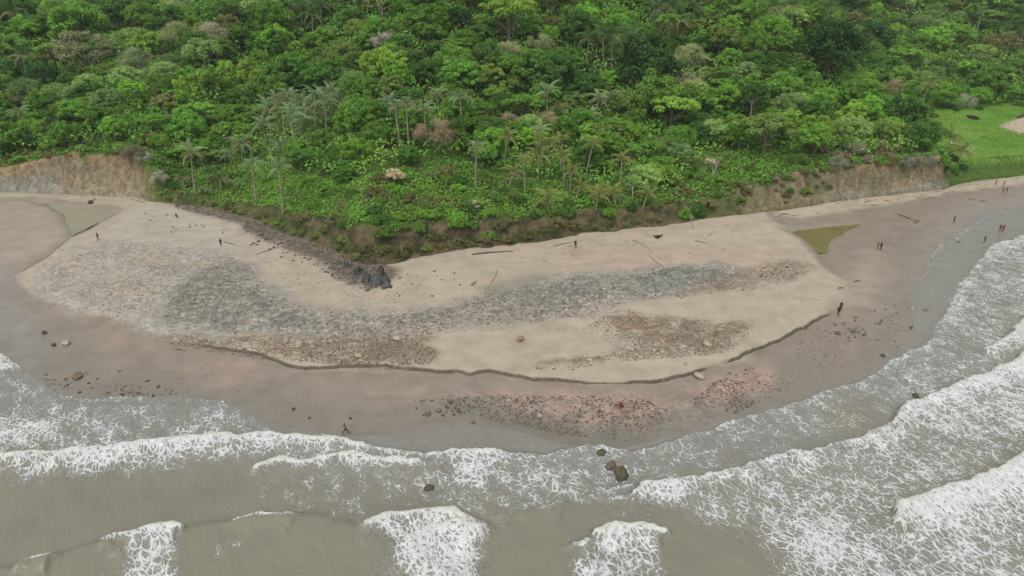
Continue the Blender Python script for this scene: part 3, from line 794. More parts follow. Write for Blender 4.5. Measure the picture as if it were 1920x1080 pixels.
front([(205, 1030, 6, .8), (240, 1019, 30, 1.0), (300, 1004, 50, 1.05), (342, 1000, 40, 1.0)], 0.6, 0.9)
front([(45, 1064, 4, .7), (70, 1053, 6, .95), (108, 1050, 5, .7)], 0.5, 0.7)
front([(440, 985, 4, .6), (480, 976, 6, .9), (530, 975, 6, .9), (560, 980, 3, .6)], 0.4, 0.6)
front([(1180, 935, 12, .7), (1100, 932, 12, .5), (1140, 916, 14, .8), (1172, 912, 10, .7)], 0.25, 0.4)
front([(980, 965, 8, .4), (1010, 953, 12, .6), (1042, 950, 10, .7)], 0.3, 0.4)
front([(1280, 817, 24, .6), (1400, 785, 24, .6), (1480, 757, 24, .6), (1580, 725, 24, .6), (1650, 694, 26, .6), (1700, 658, 26, .65), (1745, 640, 26, .7), (1772, 600, 30, .7), (1792, 566, 30, .7), (1803, 535, 30, .7), (1832, 490, 26, .7), (1862, 457, 26, .75), (1920, 442, 26, .8), (2150, 400, 26, .8)], 0.12, 0.5, 1)
front([(90, 742, 10, .5), (180, 746, 16, .6), (300, 743, 16, .55), (420, 753, 14, .5)], 0.08, 0.25, 0.6)
front([(1703, 560, 3, .5), (1711, 535, 3, .5), (1735, 510, 3, .5), (1745, 480, 3, .5), (1762, 458, 4, .6), (1790, 448, 4, .6), (1806, 431, 3, .6), (1836, 412, 3, .5), (1850, 398, 2, .5)], 0.05, 0.6, 0.5)
# long unbroken swell in the lower left, rounding over towards the beach
L = np.array([flat(*p)[:2] for p in [(-200, 1120), (60, 1062), (200, 1032), (340, 1005), (480, 978), (560, 980), (640, 996), (760, 1040), (860, 1100)]])
d, i, t, side = seg_dist(Qw, L); s = np.where(side < 0, d, -d)
sz += 0.55 * np.where(s < 0, np.exp(-(s / 1.3) ** 2), np.exp(-(s / 3.2) ** 2))
tanf = np.maximum(tanf, zoneS([(1545, 760), (1600, 738), (1645, 750), (1650, 790), (1590, 815), (1550, 800)], 2.5) * 0.75)
tanf = np.maximum(tanf, 0.3 * sstep(0.5, 0.9, crestf))
foam = np.maximum(foam, 1.35 * sstep(0.45, 0.9, crestf))
sz += 0.16 * sstep(0.7, 1.1, foam) * vnoise(sx * 1.6, sy * 1.6, 109)
sz -= 0.1 * sstep(1.0, -1.0, sd)
full = np.zeros(len(SP)); fz = full.copy(); fz[okm] = sz; ff = full.copy(); ff[okm] = np.clip(foam, 0, 1.4); ft = full.copy(); ft[okm] = tanf
dep = sstep(1.0, 16.0, SD + 3 * fbm(SP[:, 0] / 8, SP[:, 1] / 8, 110, 3))
ca, sa = math.cos(math.radians(-28)), math.sin(math.radians(-28))
fl = np.stack([SP[:, 0] * ca - SP[:, 1] * sa, (SP[:, 0] * sa + SP[:, 1] * ca) * 0.58, np.zeros(len(SP))], 1)
Vs, Fs, ff, ft, dep, fl = compact(np.stack([SP[:, 0], SP[:, 1], fz], 1), grid_faces(*SU.shape, (SD.reshape(SU.shape) > -1.2)), ff, ft, dep, fl)
me = make_mesh("sea", Vs, Fs, True); set_f(me, 'foam', ff); set_f(me, 'tan', ft); set_f(me, 'depth', dep)
a = me.attributes.new('flow', 'FLOAT_VECTOR', 'POINT'); a.data.foreach_set('vector', fl.astype(np.float32).ravel())
tag(obj("sea", me, sea_material()), "muddy grey-brown sea with white breakers", kind="structure")
# ------------------------------------------------------------------ plants: meshes shared by many trees

def leaf_quads(c, nrm, size, r, aspect=0.62):
    """leaf sprays: rhombic quads centred at c, facing nrm"""
    t = unit(np.cross(nrm, unit(r.normal(size=c.shape))))
    b = np.cross(nrm, t)
    s = size[:, None]
    bend = nrm * s * 0.18
    V = np.stack([c - t * s - bend, c + b * s * aspect, c + t * s - bend, c - b * s * aspect], 1).reshape(-1, 3)
    return V, np.arange(len(V)).reshape(-1, 4)

def leaf_mesh(name, c, nrm, size, tint, r, aspect=0.62):
    V, F = leaf_quads(c, nrm, size, r, aspect)
    me = make_mesh(name, V, F)
    set_f(me, 'tint', np.repeat(np.clip(tint, 0, 1), 4))
    me.materials.append(FOL)
    return me

def clumps_to_leaves(cc, cr, per, r, up=0.25, spread=0.75, lsize=(0.2, 0.42), flat_=0.64, fill=0.15):
    n = len(cc)
    k = np.repeat(np.arange(n), per)
    d = unit(r.normal(size=(len(k), 3)) + np.array([0, 0, up * 2.2]))
    rad = np.where(r.random(len(k)) < fill, r.random(len(k)) ** 0.5, 0.86 + 0.24 * r.random(len(k)))
    c = cc[k] + d * (cr[k] * rad)[:, None] * np.array([1, 1, flat_])
    nrm = unit(d * spread + r.normal(size=d.shape) * 0.42 + np.array([0, 0, up]))
    size = r.uniform(*lsize, len(k))
    tint = 0.5 + (r.normal(size=n) * 0.16)[k] + r.normal(size=len(k)) * 0.1
    return c, nrm, size, tint

def dome_points(n, R, H, r, zmin=-0.15):
    d = unit(r.normal(size=(n * 3, 3)))
    d = d[d[:, 2] > zmin][:n]
    rad = r.uniform(0.62, 1.0, (len(d), 1)) ** 0.5
    return d * rad * np.array([R, R, H])

def trunk_mesh(name, h, r0, limbs, R, seed, fork=0.55, k=6):
    r = np.random.default_rng(seed)
    mb = MB()
    bend = r.normal(size=2) * 0.25
    zs = np.linspace(-0.8, h, 6)
    pts = [(bend[0] * math.sin(z_ / h * 2), bend[1] * math.sin(z_ / h * 1.6), z_) for z_ in zs]
    mb.tube(pts, np.linspace(r0 * 1.25, r0 * 0.5, 6), k)
    for i in range(limbs):
        a = 2 * math.pi * (i + 0.6 * r.random()) / limbs
        z0 = h * r.uniform(fork, 0.9)
        q = r.uniform(0.55, 0.85) * R
        e = np.array([math.cos(a) * q, math.sin(a) * q, h + r.uniform(0.05, 0.4) * R])
        s = np.array([bend[0] * math.sin(z0 / h * 2), bend[1] * math.sin(z0 / h * 1.6), z0])
        m = (s + e) / 2 + np.array([0, 0, -0.1 * R * r.random()]) + r.normal(size=3) * 0.15
        mb.tube([s, m, e], [r0 * 0.42, r0 * 0.28, r0 * 0.08], 4, False)
    return mb.mesh(name)

def kind_round(s):
    r = np.random.default_rng(100 + s)
    cc = dome_points(84, 4.3, 3.3, r, -0.55) * (1 + 0.16 * r.normal(size=(84, 1)))[:84]; cr = r.uniform(0.6, 1.25, len(cc))
    return clumps_to_leaves(cc + [0, 0, 4.6], cr, 74, r, lsize=(0.16, 0.34)), trunk_mesh("trunk", 4.4, 0.3, 5, 4.5, 100 + s), BARK_B
def kind_lumpy(s):
    r = np.random.default_rng(200 + s)
    big = dome_points(11, 3.3, 2.3, r, -0.4)
    cc, cr = [], []
    for b in big:
        R = r.uniform(1.3, 2.3)
        m = dome_points(10, R, R * 0.85, r, -0.45); cc.append(m + b); cr.append(r.uniform(0.4, 0.95, len(m)))
    cc, cr = np.vstack(cc), np.concatenate(cr)
    return clumps_to_leaves(cc + [0, 0, 4.4], cr, 58, r, lsize=(0.15, 0.32)), trunk_mesh("trunk", 4.2, 0.3, 6, 4.3, 200 + s), BARK_G
def kind_umbrella(s):
    r = np.random.default_rng(300 + s)
    cc, cr = [], []
    for i in range(17):
        a, q = 2.4 * i, 5.0 * math.sqrt((i + 0.5) / 17)
        b = np.array([math.cos(a) * q, math.sin(a) * q, 1.5 * (1 - (q / 5.2) ** 2) + r.normal() * 0.35])
        for _ in range(5):
            cc.append(b + r.normal(size=3) * [0.75, 0.75, 0.16]); cr.append(r.uniform(0.65, 1.05))
    cc, cr = np.array(cc), np.array(cr)
    return clumps_to_leaves(cc + [0, 0, 5.6], cr, 60, r, up=0.55, lsize=(0.14, 0.3), flat_=0.5), trunk_mesh("trunk", 4.8, 0.34, 8, 5.2, 300 + s, 0.35), BARK_G
def kind_feather(s):
    r = np.random.default_rng(400 + s)
    cc = dome_points(76, 4.5, 2.9, r, -0.3); cr = r.uniform(0.5, 1.2, len(cc))
    c = clumps_to_leaves(cc + [0, 0, 4.5], cr, 62, r, up=0.3, lsize=(0.1, 0.25), fill=0.4)
    return c, trunk_mesh("trunk", 4.0, 0.26, 9, 4.6, 400 + s, 0.4), BARK_G
def kind_rosette(s):                                        # open crown of big leaves on bare pale limbs
    r = np.random.default_rng(500 + s)
    cc = dome_points(24, 3.2, 1.9, r, 0.0); cr = r.uniform(0.55, 0.85, len(cc))
    return clumps_to_leaves(cc + [0, 0, 8.2], cr, 70, r, up=0.4, lsize=(0.25, 0.48), flat_=0.5), trunk_mesh("trunk", 7.4, 0.2, 7, 3.4, 500 + s, 0.7), BARK_P
def kind_plume(s):                                          # clump of arching feathery canes
    r = np.random.default_rng(600 + s)
    cc, cr = [], []
    for i in range(15):
        a, q = r.uniform(0, 6.28), r.uniform(0.4, 3.4)
        top = np.array([math.cos(a) * q, math.sin(a) * q, r.uniform(5.5, 8.5) - q * 0.5])
        for t in np.linspace(0.35, 1, 6):
            p = top * [t ** 1.4, t ** 1.4, t] + r.normal(size=3) * 0.18
            cc.append(p); cr.append(0.35 + 0.55 * (1 - abs(t - 0.7)))
    cc, cr = np.array(cc), np.array(cr)
    return clumps_to_leaves(cc, cr, 52, r, up=0.35, lsize=(0.16, 0.34), flat_=0.95, fill=0.3), trunk_mesh("trunk", 3.5, 0.2, 8, 3.0, 600 + s, 0.15), BARK_G
def kind_bush(s):
    r = np.random.default_rng(700 + s)
    cc = dome_points(30, 1.9, 1.5, r, -0.1); cr = r.uniform(0.4, 0.75, len(cc))
    return clumps_to_leaves(cc + [0, 0, 0.5], cr, 95, r, lsize=(0.1, 0.22)), trunk_mesh("stem", 0.9, 0.09, 5, 1.6, 700 + s, 0.1, 5), BARK_B
def kind_vinebush(s):                                       # low mound smothered in creeper
    r = np.random.default_rng(750 + s)
    cc = dome_points(34, 2.4, 1.1, r, 0.0); cr = r.uniform(0.35, 0.8, len(cc))
    return clumps_to_leaves(cc + [0, 0, 0.2], cr, 95, r, up=0.5, lsize=(0.1, 0.23), flat_=0.7), trunk_mesh("stem", 0.7, 0.07, 4, 1.8, 750 + s, 0.1, 5), BARK_B
def twig_mesh(name, R, H, z0, n, seed, wid=(0.018, 0.05), lng=(0.5, 1.2), mat=None):
    """a fine bare crown: forked twigs as slim three-sided blades"""
    r = np.random.default_rng(seed)
    nc = 26
    cc = dome_points(nc, R * 0.95, H, r, -0.2); cr = r.uniform(0.22, 0.36, nc) * R
    k = r.integers(0, len(cc), n)
    d0 = unit(r.normal(size=(n, 3)) + [0, 0, 0.5])
    p = cc[k] + d0 * (cr[k] * r.random(n) ** 0.5)[:, None] * [1, 1, 0.8]
    d = unit(d0 + 0.6 * unit(cc[k]) + r.normal(size=p.shape) * 0.4)
    L = r.uniform(*lng, len(p)); w = r.uniform(*wid, len(p))
    s = unit(np.cross(d, unit(r.normal(size=d.shape)))); t = np.cross(d, s)
    p = p + [0, 0, z0]
    e = p + d * L[:, None]
    b0, b1, b2 = p + s * w[:, None], p - s * w[:, None] * 0.5 + t * w[:, None] * 0.87, p - s * w[:, None] * 0.5 - t * w[:, None] * 0.87
    V = np.stack([b0, b1, b2, e], 1).reshape(-1, 3)
    k = np.arange(len(p))[:, None] * 4
    F = np.vstack([k + [0, 1, 3], k + [1, 2, 3], k + [2, 0, 3]])
    me = make_mesh(name, V, F)
    set_f(me, 'tint', np.repeat(np.clip(0.5 + r.normal(size=len(p)) * 0.18, 0, 1), 4))
    me.materials.append(FOL)
    return me

KINDS = {'round': (kind_round, 5), 'lumpy': (kind_lumpy, 5), 'umbrella': (kind_umbrella, 4), 'feather': (kind_feather, 4), 'rosette': (kind_rosette, 2), 'plume': (kind_plume, 3), 'bush': (kind_bush, 4), 'vinebush': (kind_vinebush, 4)}
MESH = {}
for kd, (fn, nv) in KINDS.items():
    MESH[kd] = []
    for s in range(nv):
        (c, nrm, size, tint), tm, bark = fn(s)
        if len(tm.materials) == 0: tm.materials.append(bark)
        MESH[kd].append((tm, leaf_mesh("crown", c, nrm, size, tint, np.random.default_rng(s))))
MESH['bare'] = []
for s in range(4):
    tm = trunk_mesh("trunk", 3.6, 0.22, 16, 4.2, 800 + s, 0.3); tm.materials.append(BARK_G)
    MESH['bare'].append((tm, twig_mesh("crown", 4.0, 2.7, 4.2, 3000, 800 + s, (0.012, 0.04), (0.3, 0.9))))
MESH['bareshrub'] = []
for s in range(3):
    tm = trunk_mesh("stem", 0.7, 0.06, 9, 1.5, 850 + s, 0.05, 5); tm.materials.append(BARK_G)
    MESH['bareshrub'].append((tm, twig_mesh("crown", 1.7, 1.3, 0.5, 1500, 850 + s, (0.012, 0.03), (0.3, 0.7))))

NAMES = {'round': ('round_tree', 'tree'), 'lumpy': ('bushy_tree', 'tree'), 'umbrella': ('umbrella_tree', 'tree'), 'feather': ('feathery_tree', 'tree'), 'rosette': ('big_leaf_tree', 'tree'), 'plume': ('bamboo_clump', 'bamboo'),
         'bush': ('bush', 'bush'), 'vinebush': ('creeper_mound', 'bush'), 'bare': ('bare_tree', 'tree'), 'bareshrub': ('bare_shrub', 'shrub')}
GROUPS = {'round': 'round-crowned trees of the hillside forest', 'lumpy': 'bushy trees of the hillside forest', 'umbrella': 'flat-topped trees of the hillside forest', 'feather': 'feathery pale trees of the hillside forest',
          'rosette': 'big-leaved trees on pale trunks', 'plume': 'yellow-green bamboo clumps', 'bush': 'bushes along the forest edge', 'vinebush': 'creeper mounds on the front slope', 'bare': 'leafless trees in the forest', 'bareshrub': 'leafless shrubs along the bluffs'}
SHADES = {  # name in the label, albedo
    'dark green': lin(60, 92, 42), 'deep green': lin(75, 110, 45), 'mid green': lin(92, 127, 50), 'bright green': lin(106, 144, 54), 'vivid green': lin(102, 148, 56), 'yellow-green': lin(120, 150, 60), 'olive green': lin(106, 126, 60),
    'grey-green': lin(114, 138, 84), 'pale green': lin(134, 158, 90), 'brown-olive': lin(114, 114, 70), 'grey': lin(160, 156, 140), 'beige': lin(160, 152, 126), 'brown': lin(142, 128, 106), 'olive-grey': lin(140, 148, 106)}
LOOK = {'round': 'round {} tree', 'lumpy': 'bushy {} tree', 'umbrella': 'flat-topped {} tree', 'feather': 'feathery {} tree', 'rosette': 'big-leaved {} tree', 'plume': '{} bamboo clump', 'bush': '{} bush', 'vinebush': '{} creeper mound',
        'bare': 'leafless {} tree', 'bareshrub': 'leafless {} shrub'}
BASE_R = {'round': 4.9, 'lumpy': 4.9, 'umbrella': 6.0, 'feather': 5.0, 'rosette': 3.8, 'plume': 3.8, 'bush': 2.3, 'vinebush': 2.8, 'bare': 4.6, 'bareshrub': 2.1}
TOPH = {'round': 5.8, 'lumpy': 5.6, 'umbrella': 6.0, 'feather': 5.6, 'rosette': 8.8, 'plume': 5.0, 'bush': 1.3, 'vinebush': 0.8, 'bare': 5.6, 'bareshrub': 1.2}

# places named in labels, as (pixel, phrase); a plant is described by the one nearest to it
SPOTS = [((145, 28), 'by the big dome tree at top left'), ((50, 50), 'in the top left corner'), ((335, 75), 'among the bare trees up the slope'), ((490, 30), 'at the top, left of centre'), ((600, 30), 'near the dark palms at top left'),
         ((430, 150), 'around the bamboo'), ((60, 150), 'at the left edge halfway up'), ((200, 190), 'above the tan bluff'), ((330, 215), 'between the tan bluff and palm grove'), ((560, 215), 'around the palm grove'), ((560, 110), 'behind the palm grove'),
         ((720, 70), 'around the grey dome tree'), ((720, 130), 'below the grey dome tree'), ((820, 60), 'at the top centre'), ((960, 25), 'around the tall umbrella tree'), ((950, 120), 'below the tall umbrella tree'), ((800, 190), 'by the palm row'),
         ((815, 245), 'around the brown leafless dome'), ((660, 260), 'right of the palm grove'), ((400, 290), 'near the lone white-trunked palm'), ((250, 280), 'on the tan bluff rim'), ((520, 330), 'below the palm grove'), ((700, 340), 'at the front of the centre slope'),
         ((640, 400), 'at the headland tip bank'), ((860, 330), 'by the small grass clearing'), ((900, 400), 'above the brown bank'), ((1010, 290), 'among the coconut palms'), ((1070, 160), 'behind the coconut palms'), ((1120, 210), 'near the leaning palms'),
         ((1120, 75), 'near the upper palms'), ((1210, 100), 'by the huge dark tree'), ((1260, 25), 'by the dark palms at top right'), ((1185, 345), 'around the dead white tree'), ((1120, 390), 'along the bank, right of centre'), ((1300, 140), 'around the beige dome tree'),
         ((1260, 230), 'above the dead white tree'), ((1400, 60), 'at the top, right of centre'), ((1390, 160), 'right of the beige dome tree'), ((1440, 240), 'around the broad umbrella tree'), ((1370, 330), 'on the vine slope'), ((1560, 80), 'around the twin dark domes'),
         ((1560, 180), 'below the twin dark domes'), ((1580, 260), 'above the right bluff'), ((1700, 290), 'on the right bluff rim'), ((1700, 50), 'at the top right'), ((1720, 130), 'above the lone coconut palm'), ((1730, 210), 'beside the lone coconut palm'),
         ((1850, 140), 'behind the grass field'), ((1860, 50), 'in the top right corner'), ((1770, 270), 'at the near corner of the field'), ((1470, 340), 'on the bank by the right bluff'), ((20, 260), 'at the left edge above the bluff'), ((330, 350), 'at the foot of the lone palm')]
def where(px, py):
    return min(SPOTS, key=lambda s: ((s[0][0] - px) * 1.0) ** 2 + ((s[0][1] - py) * 1.6) ** 2)[1]

FG = 1.68                                                    # leaf albedo against the shade table
class Spots:                                                # (x, y, r) of everything planted
    def __init__(self): self.a = np.zeros((4000, 3)); self.n = 0
    def append(self, t): self.a[self.n] = t; self.n += 1
PLACED = Spots()
COUNT = {}
def plant(kd, p, R, shade, zs=1.0, look=None, wh=None, jit=0.14, rz=None):
    r = random
    tm, cm = MESH[kd][r.randrange(len(MESH[kd]))]
    nm, cat = NAMES[kd]
    s = R / BASE_R[kd]
    o = empty(nm, (p[0], p[1], p[2] - 0.15), r.uniform(0, 6.28) if rz is None else rz, (s, s, s * zs))
    obj("stem" if kd in ('bush', 'vinebush', 'bareshrub') else "trunk", tm, parent=o)
    c = obj("crown", cm, parent=o)
    q = SHADES[shade] * (1.2 if kd == 'bare' else 0.9 if kd == 'bareshrub' else 0.86 if 'bush' in kd else 1.0)
    h = 1 + r.gauss(0, jit)
    c.color = (max(q[0] * h * FG * (1 + r.gauss(0, 0.04)), 0.005), max(q[1] * h * FG, 0.005), max(q[2] * h * FG * (1 + r.gauss(0, 0.06)), 0.004), 1)
    tag(o, None, cat, GROUPS[kd])
    top = (p[0], p[1], p[2] + TOPH[kd] * s * zs)
    px, py = project(*top)
    later(o, look or LOOK[kd].format(shade), wh or where(px, py), top)
    PLACED.append((p[0], p[1], R))
    COUNT[kd] = COUNT.get(kd, 0) + 1
    return o

def tree_at(kd, px, py, wpx, shade, zs=1.0, **kw):
    """a tree whose crown is centred on a pixel of the photograph and is wpx wide there"""
    R, h = 5.0, TOPH[kd]
    for _ in range(3):
        p = HIT(px, py, h)
        dist = math.sqrt(p[0] ** 2 + p[1] ** 2 + (CAM_H - p[2] - h) ** 2)
        R = wpx * dist / FPX / 2
        h = TOPH[kd] * R / BASE_R[kd] * zs
    return plant(kd, p, R, shade, zs, **kw)

# ------------------------------------------------------------------ palms
def frond_mesh(name, L, droop, nleaf, leafL, seed, wid=0.11):
    r = np.random.default_rng(seed)
    mb = MB()
    t = np.linspace(0, 1, 9)
    xs = L * (t - 0.12 * t ** 2 * droop); zs = L * (0.42 * t - (0.42 + 0.36 * droop) * t ** 2.2)
    pts = np.stack([xs, 0 * t, zs], 1)
    mb.tube(pts, np.linspace(0.06, 0.012, 9), 3, False)
    V, Q = [], []
    for i in range(nleaf):
        u = 0.14 + 0.86 * (i + 0.5) / nleaf
        b = np.array([np.interp(u, t, xs), 0, np.interp(u, t, zs)])
        ln = leafL * (math.sin(math.pi * (0.12 + 0.8 * u)) ** 0.6) * r.uniform(0.85, 1.1)
        for sg in (-1, 1):
            d = unit(np.array([0.55 + 0.3 * u, sg * 1.0, -0.25 - 0.45 * droop * r.uniform(0.5, 1.2)]))
            w = wid * np.array([1.0, 0, 0.15])
            m = b + d * ln * 0.55; e = b + d * ln + np.array([0, 0, -ln * 0.28])
            k = len(V)
            V += [b - w * 0.5, b + w * 0.5, m + w * 0.6, m - w * 0.6, e]
            Q += [[k, k + 1, k + 2, k + 3], [k + 3, k + 2, k + 4, k + 4]]
    Vn = np.array(V); Qn = np.array(Q)
    mb.add(Vn, Qn[0::2], Qn[1::2][:, :3])
    me = mb.mesh(name, False)
    set_f(me, 'tint', np.clip(0.5 + r.normal(size=len(me.vertices)) * 0.05, 0, 1))
    me.materials.append(FOL)
    return me
FROND = {'cohune': [frond_mesh("frond", 4.6, d, 15, 1.15, 10 + i, 0.13) for i, d in enumerate((0.75, 1.1, 1.5))],
         'coconut': [frond_mesh("frond", 3.9, d, 14, 0.9, 20 + i, 0.12) for i, d in enumerate((0.8, 1.2, 1.6))]}
def palm_trunk(h, r0, lean, seed):
    r = np.random.default_rng(seed); t = np.linspace(0, 1, 9)
    pts = np.stack([lean[0] * t ** 1.6, lean[1] * t ** 1.6, -0.8 + (h + 0.8) * t], 1)
    mb = MB(); mb.tube(pts, np.concatenate([[r0 * 1.5], np.linspace(r0 * 1.05, r0 * 0.72, 8)]), 7)
    # leaf-scar rings
    for q in np.linspace(0.12, 0.94, 12):
        c = np.array([np.interp(q, t, pts[:, i]) for i in range(3)])
        mb.tube([c - [0, 0, 0.04], c + [0, 0, 0.04]], [r0 * 1.08 * (1.05 - 0.3 * q)] * 2, 7, False)
    me = mb.mesh("trunk"); me.materials.append(BARK_P)
    return me, pts[-1]
def palm(px, py, wpx, foot_py=None, kind='cohune', shade=None, lean=(0, 0), look=None, wh=None, nf=16, h=9.5):
    """crown centre at the pixel; the foot is on the slope (foot_py: pixel row of the foot)"""
    if foot_py is not None:
        p = HIT(px + lean[0] * -6, foot_py, 0)
        for _ in range(2):
            d = ray(px, py); t = p[1] / d[1]; h = max(CAM_H + d[2] * t - p[2], 3.0)
    else:
        h += random.uniform(-2, 1.5) if h > 5 else 0; p = HIT(px, py, h)
    dist = math.sqrt(p[0] ** 2 + p[1] ** 2 + (CAM_H - p[2]) ** 2)
    s = wpx * dist / FPX / 2 / (3.2 if kind == 'cohune' else 2.9)
    nm = 'palm_tree' if kind == 'cohune' else 'coconut_palm'
    o = empty(nm, p, 0)
    if lean == (0, 0): lean = (random.gauss(0, 0.5), random.gauss(0, 0.3))
    tm, top = palm_trunk(h, 0.2 if kind == 'cohune' else 0.16, (lean[0], lean[1]), random.randrange(999))
    obj("trunk", tm, parent=o)
    q = SHADES_P[shade or kind]; a0 = random.uniform(0, 6.28)
    for i in range(nf):
        f = obj("frond", FROND[kind][random.randrange(3)], parent=o, loc=top, scale=s * random.uniform(0.7, 1.15))
        tier = (i % 3)
        f.rotation_euler = (random.gauss(0, 0.12), (-0.95, -0.5, 0.05)[tier] + random.gauss(0, 0.2), a0 + i * 2.399)
        h_ = 1 + random.gauss(0, 0.12)
        cq = q if tier < 2 or random.random() < 0.5 else SHADES_P['dry']
        f.color = (*(np.array(cq) * h_), 1)
    tag(o, None, 'palm', 'grey-green palms on the slope' if kind == 'cohune' else 'coconut palms on the lower slope')
    c = p + np.array([top[0], top[1], h])
    ppx, ppy = project(*c)
    later(o, look or ('grey-green palm' if kind == 'cohune' else 'yellowish coconut palm'), wh or where(ppx, ppy), c)
    PLACED.append((p[0], p[1], 1.6))
    return o
SHADES_P = {'cohune': 1.5 * lin(124, 144, 104), 'coconut': 1.6 * lin(124, 132, 74), 'dry': 1.5 * lin(140, 128, 96), 'dark': 1.4 * lin(86, 116, 64), 'palegreen': 1.5 * lin(136, 152, 106)}

for a in [(500, 203, 40), (502, 232, 40, 292), (526, 200, 38), (546, 212, 40), (566, 222, 42, 268), (592, 205, 44, 250), (606, 190, 42), (575, 240, 38, 262), (560, 186, 36), (584, 178, 36), (628, 184, 40, 215), (620, 172, 34), (455, 268, 38, 300), (530, 277, 36, 296),
          (470, 308, 34), (520, 316, 34), (436, 292, 28, 312), (540, 180, 34), (515, 185, 30)]:
    palm(*a)
palm(366, 286, 38, 362, shade='palegreen', nf=16, look='tall palm with a long white trunk', wh='standing alone near the tan bluff')
for a in [(340, 330, 28), (386, 322, 28), (410, 332, 28)]: palm(*a, shade='dark', look='low dark palm', h=3.0)
for a in [(655, 150, 36, 178), (728, 192, 38, 240), (762, 196, 36), (796, 206, 36), (823, 180, 36, 212), (866, 182, 36), (745, 200, 30), (910, 243, 32, 278), (890, 274, 32)]: palm(*a)
for a in [(1025, 172, 40), (1140, 182, 40, 228), (1112, 186, 34, 235), (1106, 214, 32, 240), (1010, 245, 34)]: palm(*a, shade='palegreen')
for a in [(1100, 72, 40), (1150, 66, 42), (1178, 74, 40), (1135, 60, 34), (1190, 60, 34), (1242, 40, 40), (1262, 14, 40), (1278, 36, 40), (1230, 18, 36), (1300, 14, 36), (600, 10, 38), (560, 8, 36), (582, 26, 38), (52, 40, 40, 62), (70, 46, 36, 62), (20, 24, 40), (545, 20, 34),
          (40, 104, 30), (1450, 12, 34), (1490, 10, 34), (1550, 14, 34)]: palm(*a, shade='dark', look='dark green palm')
for a in [(950, 254, 40, 318, (0.8, 0)), (1010, 290, 48, 334, (0.2, 0)), (1026, 268, 40, 320), (1052, 262, 40, 330), (1056, 294, 40, 345), (1070, 322, 42, 362), (960, 322, 40, 352), (1028, 372, 48, 396), (1048, 205, 38, 232), (1100, 270, 36), (985, 300, 34), (1120, 372, 44, 392),
          (1150, 368, 40, 388), (1210, 372, 40, 390), (1085, 350, 36, 375), (1165, 300, 36)]:
    palm(a[0], a[1], a[2], a[3] if len(a) > 3 else None, 'coconut', lean=a[4] if len(a) > 4 else (random.gauss(0, 0.6), 0), nf=14)
palm(1732, 156, 30, 214, 'coconut', lean=(1.6, 0), look='slender leaning coconut palm', wh='alone left of the grass field', nf=12)
for a in [(1776, 258, 38, 280), (1798, 290, 38, 306)]: palm(*a, 'coconut', look='short coconut palm', wh='at the near corner of the grass field', nf=13)
palm(45, 210, 30, 262, shade='palegreen', look='ragged pale palm-like tree on a bare trunk', wh='at the left edge above the bluff', nf=10)

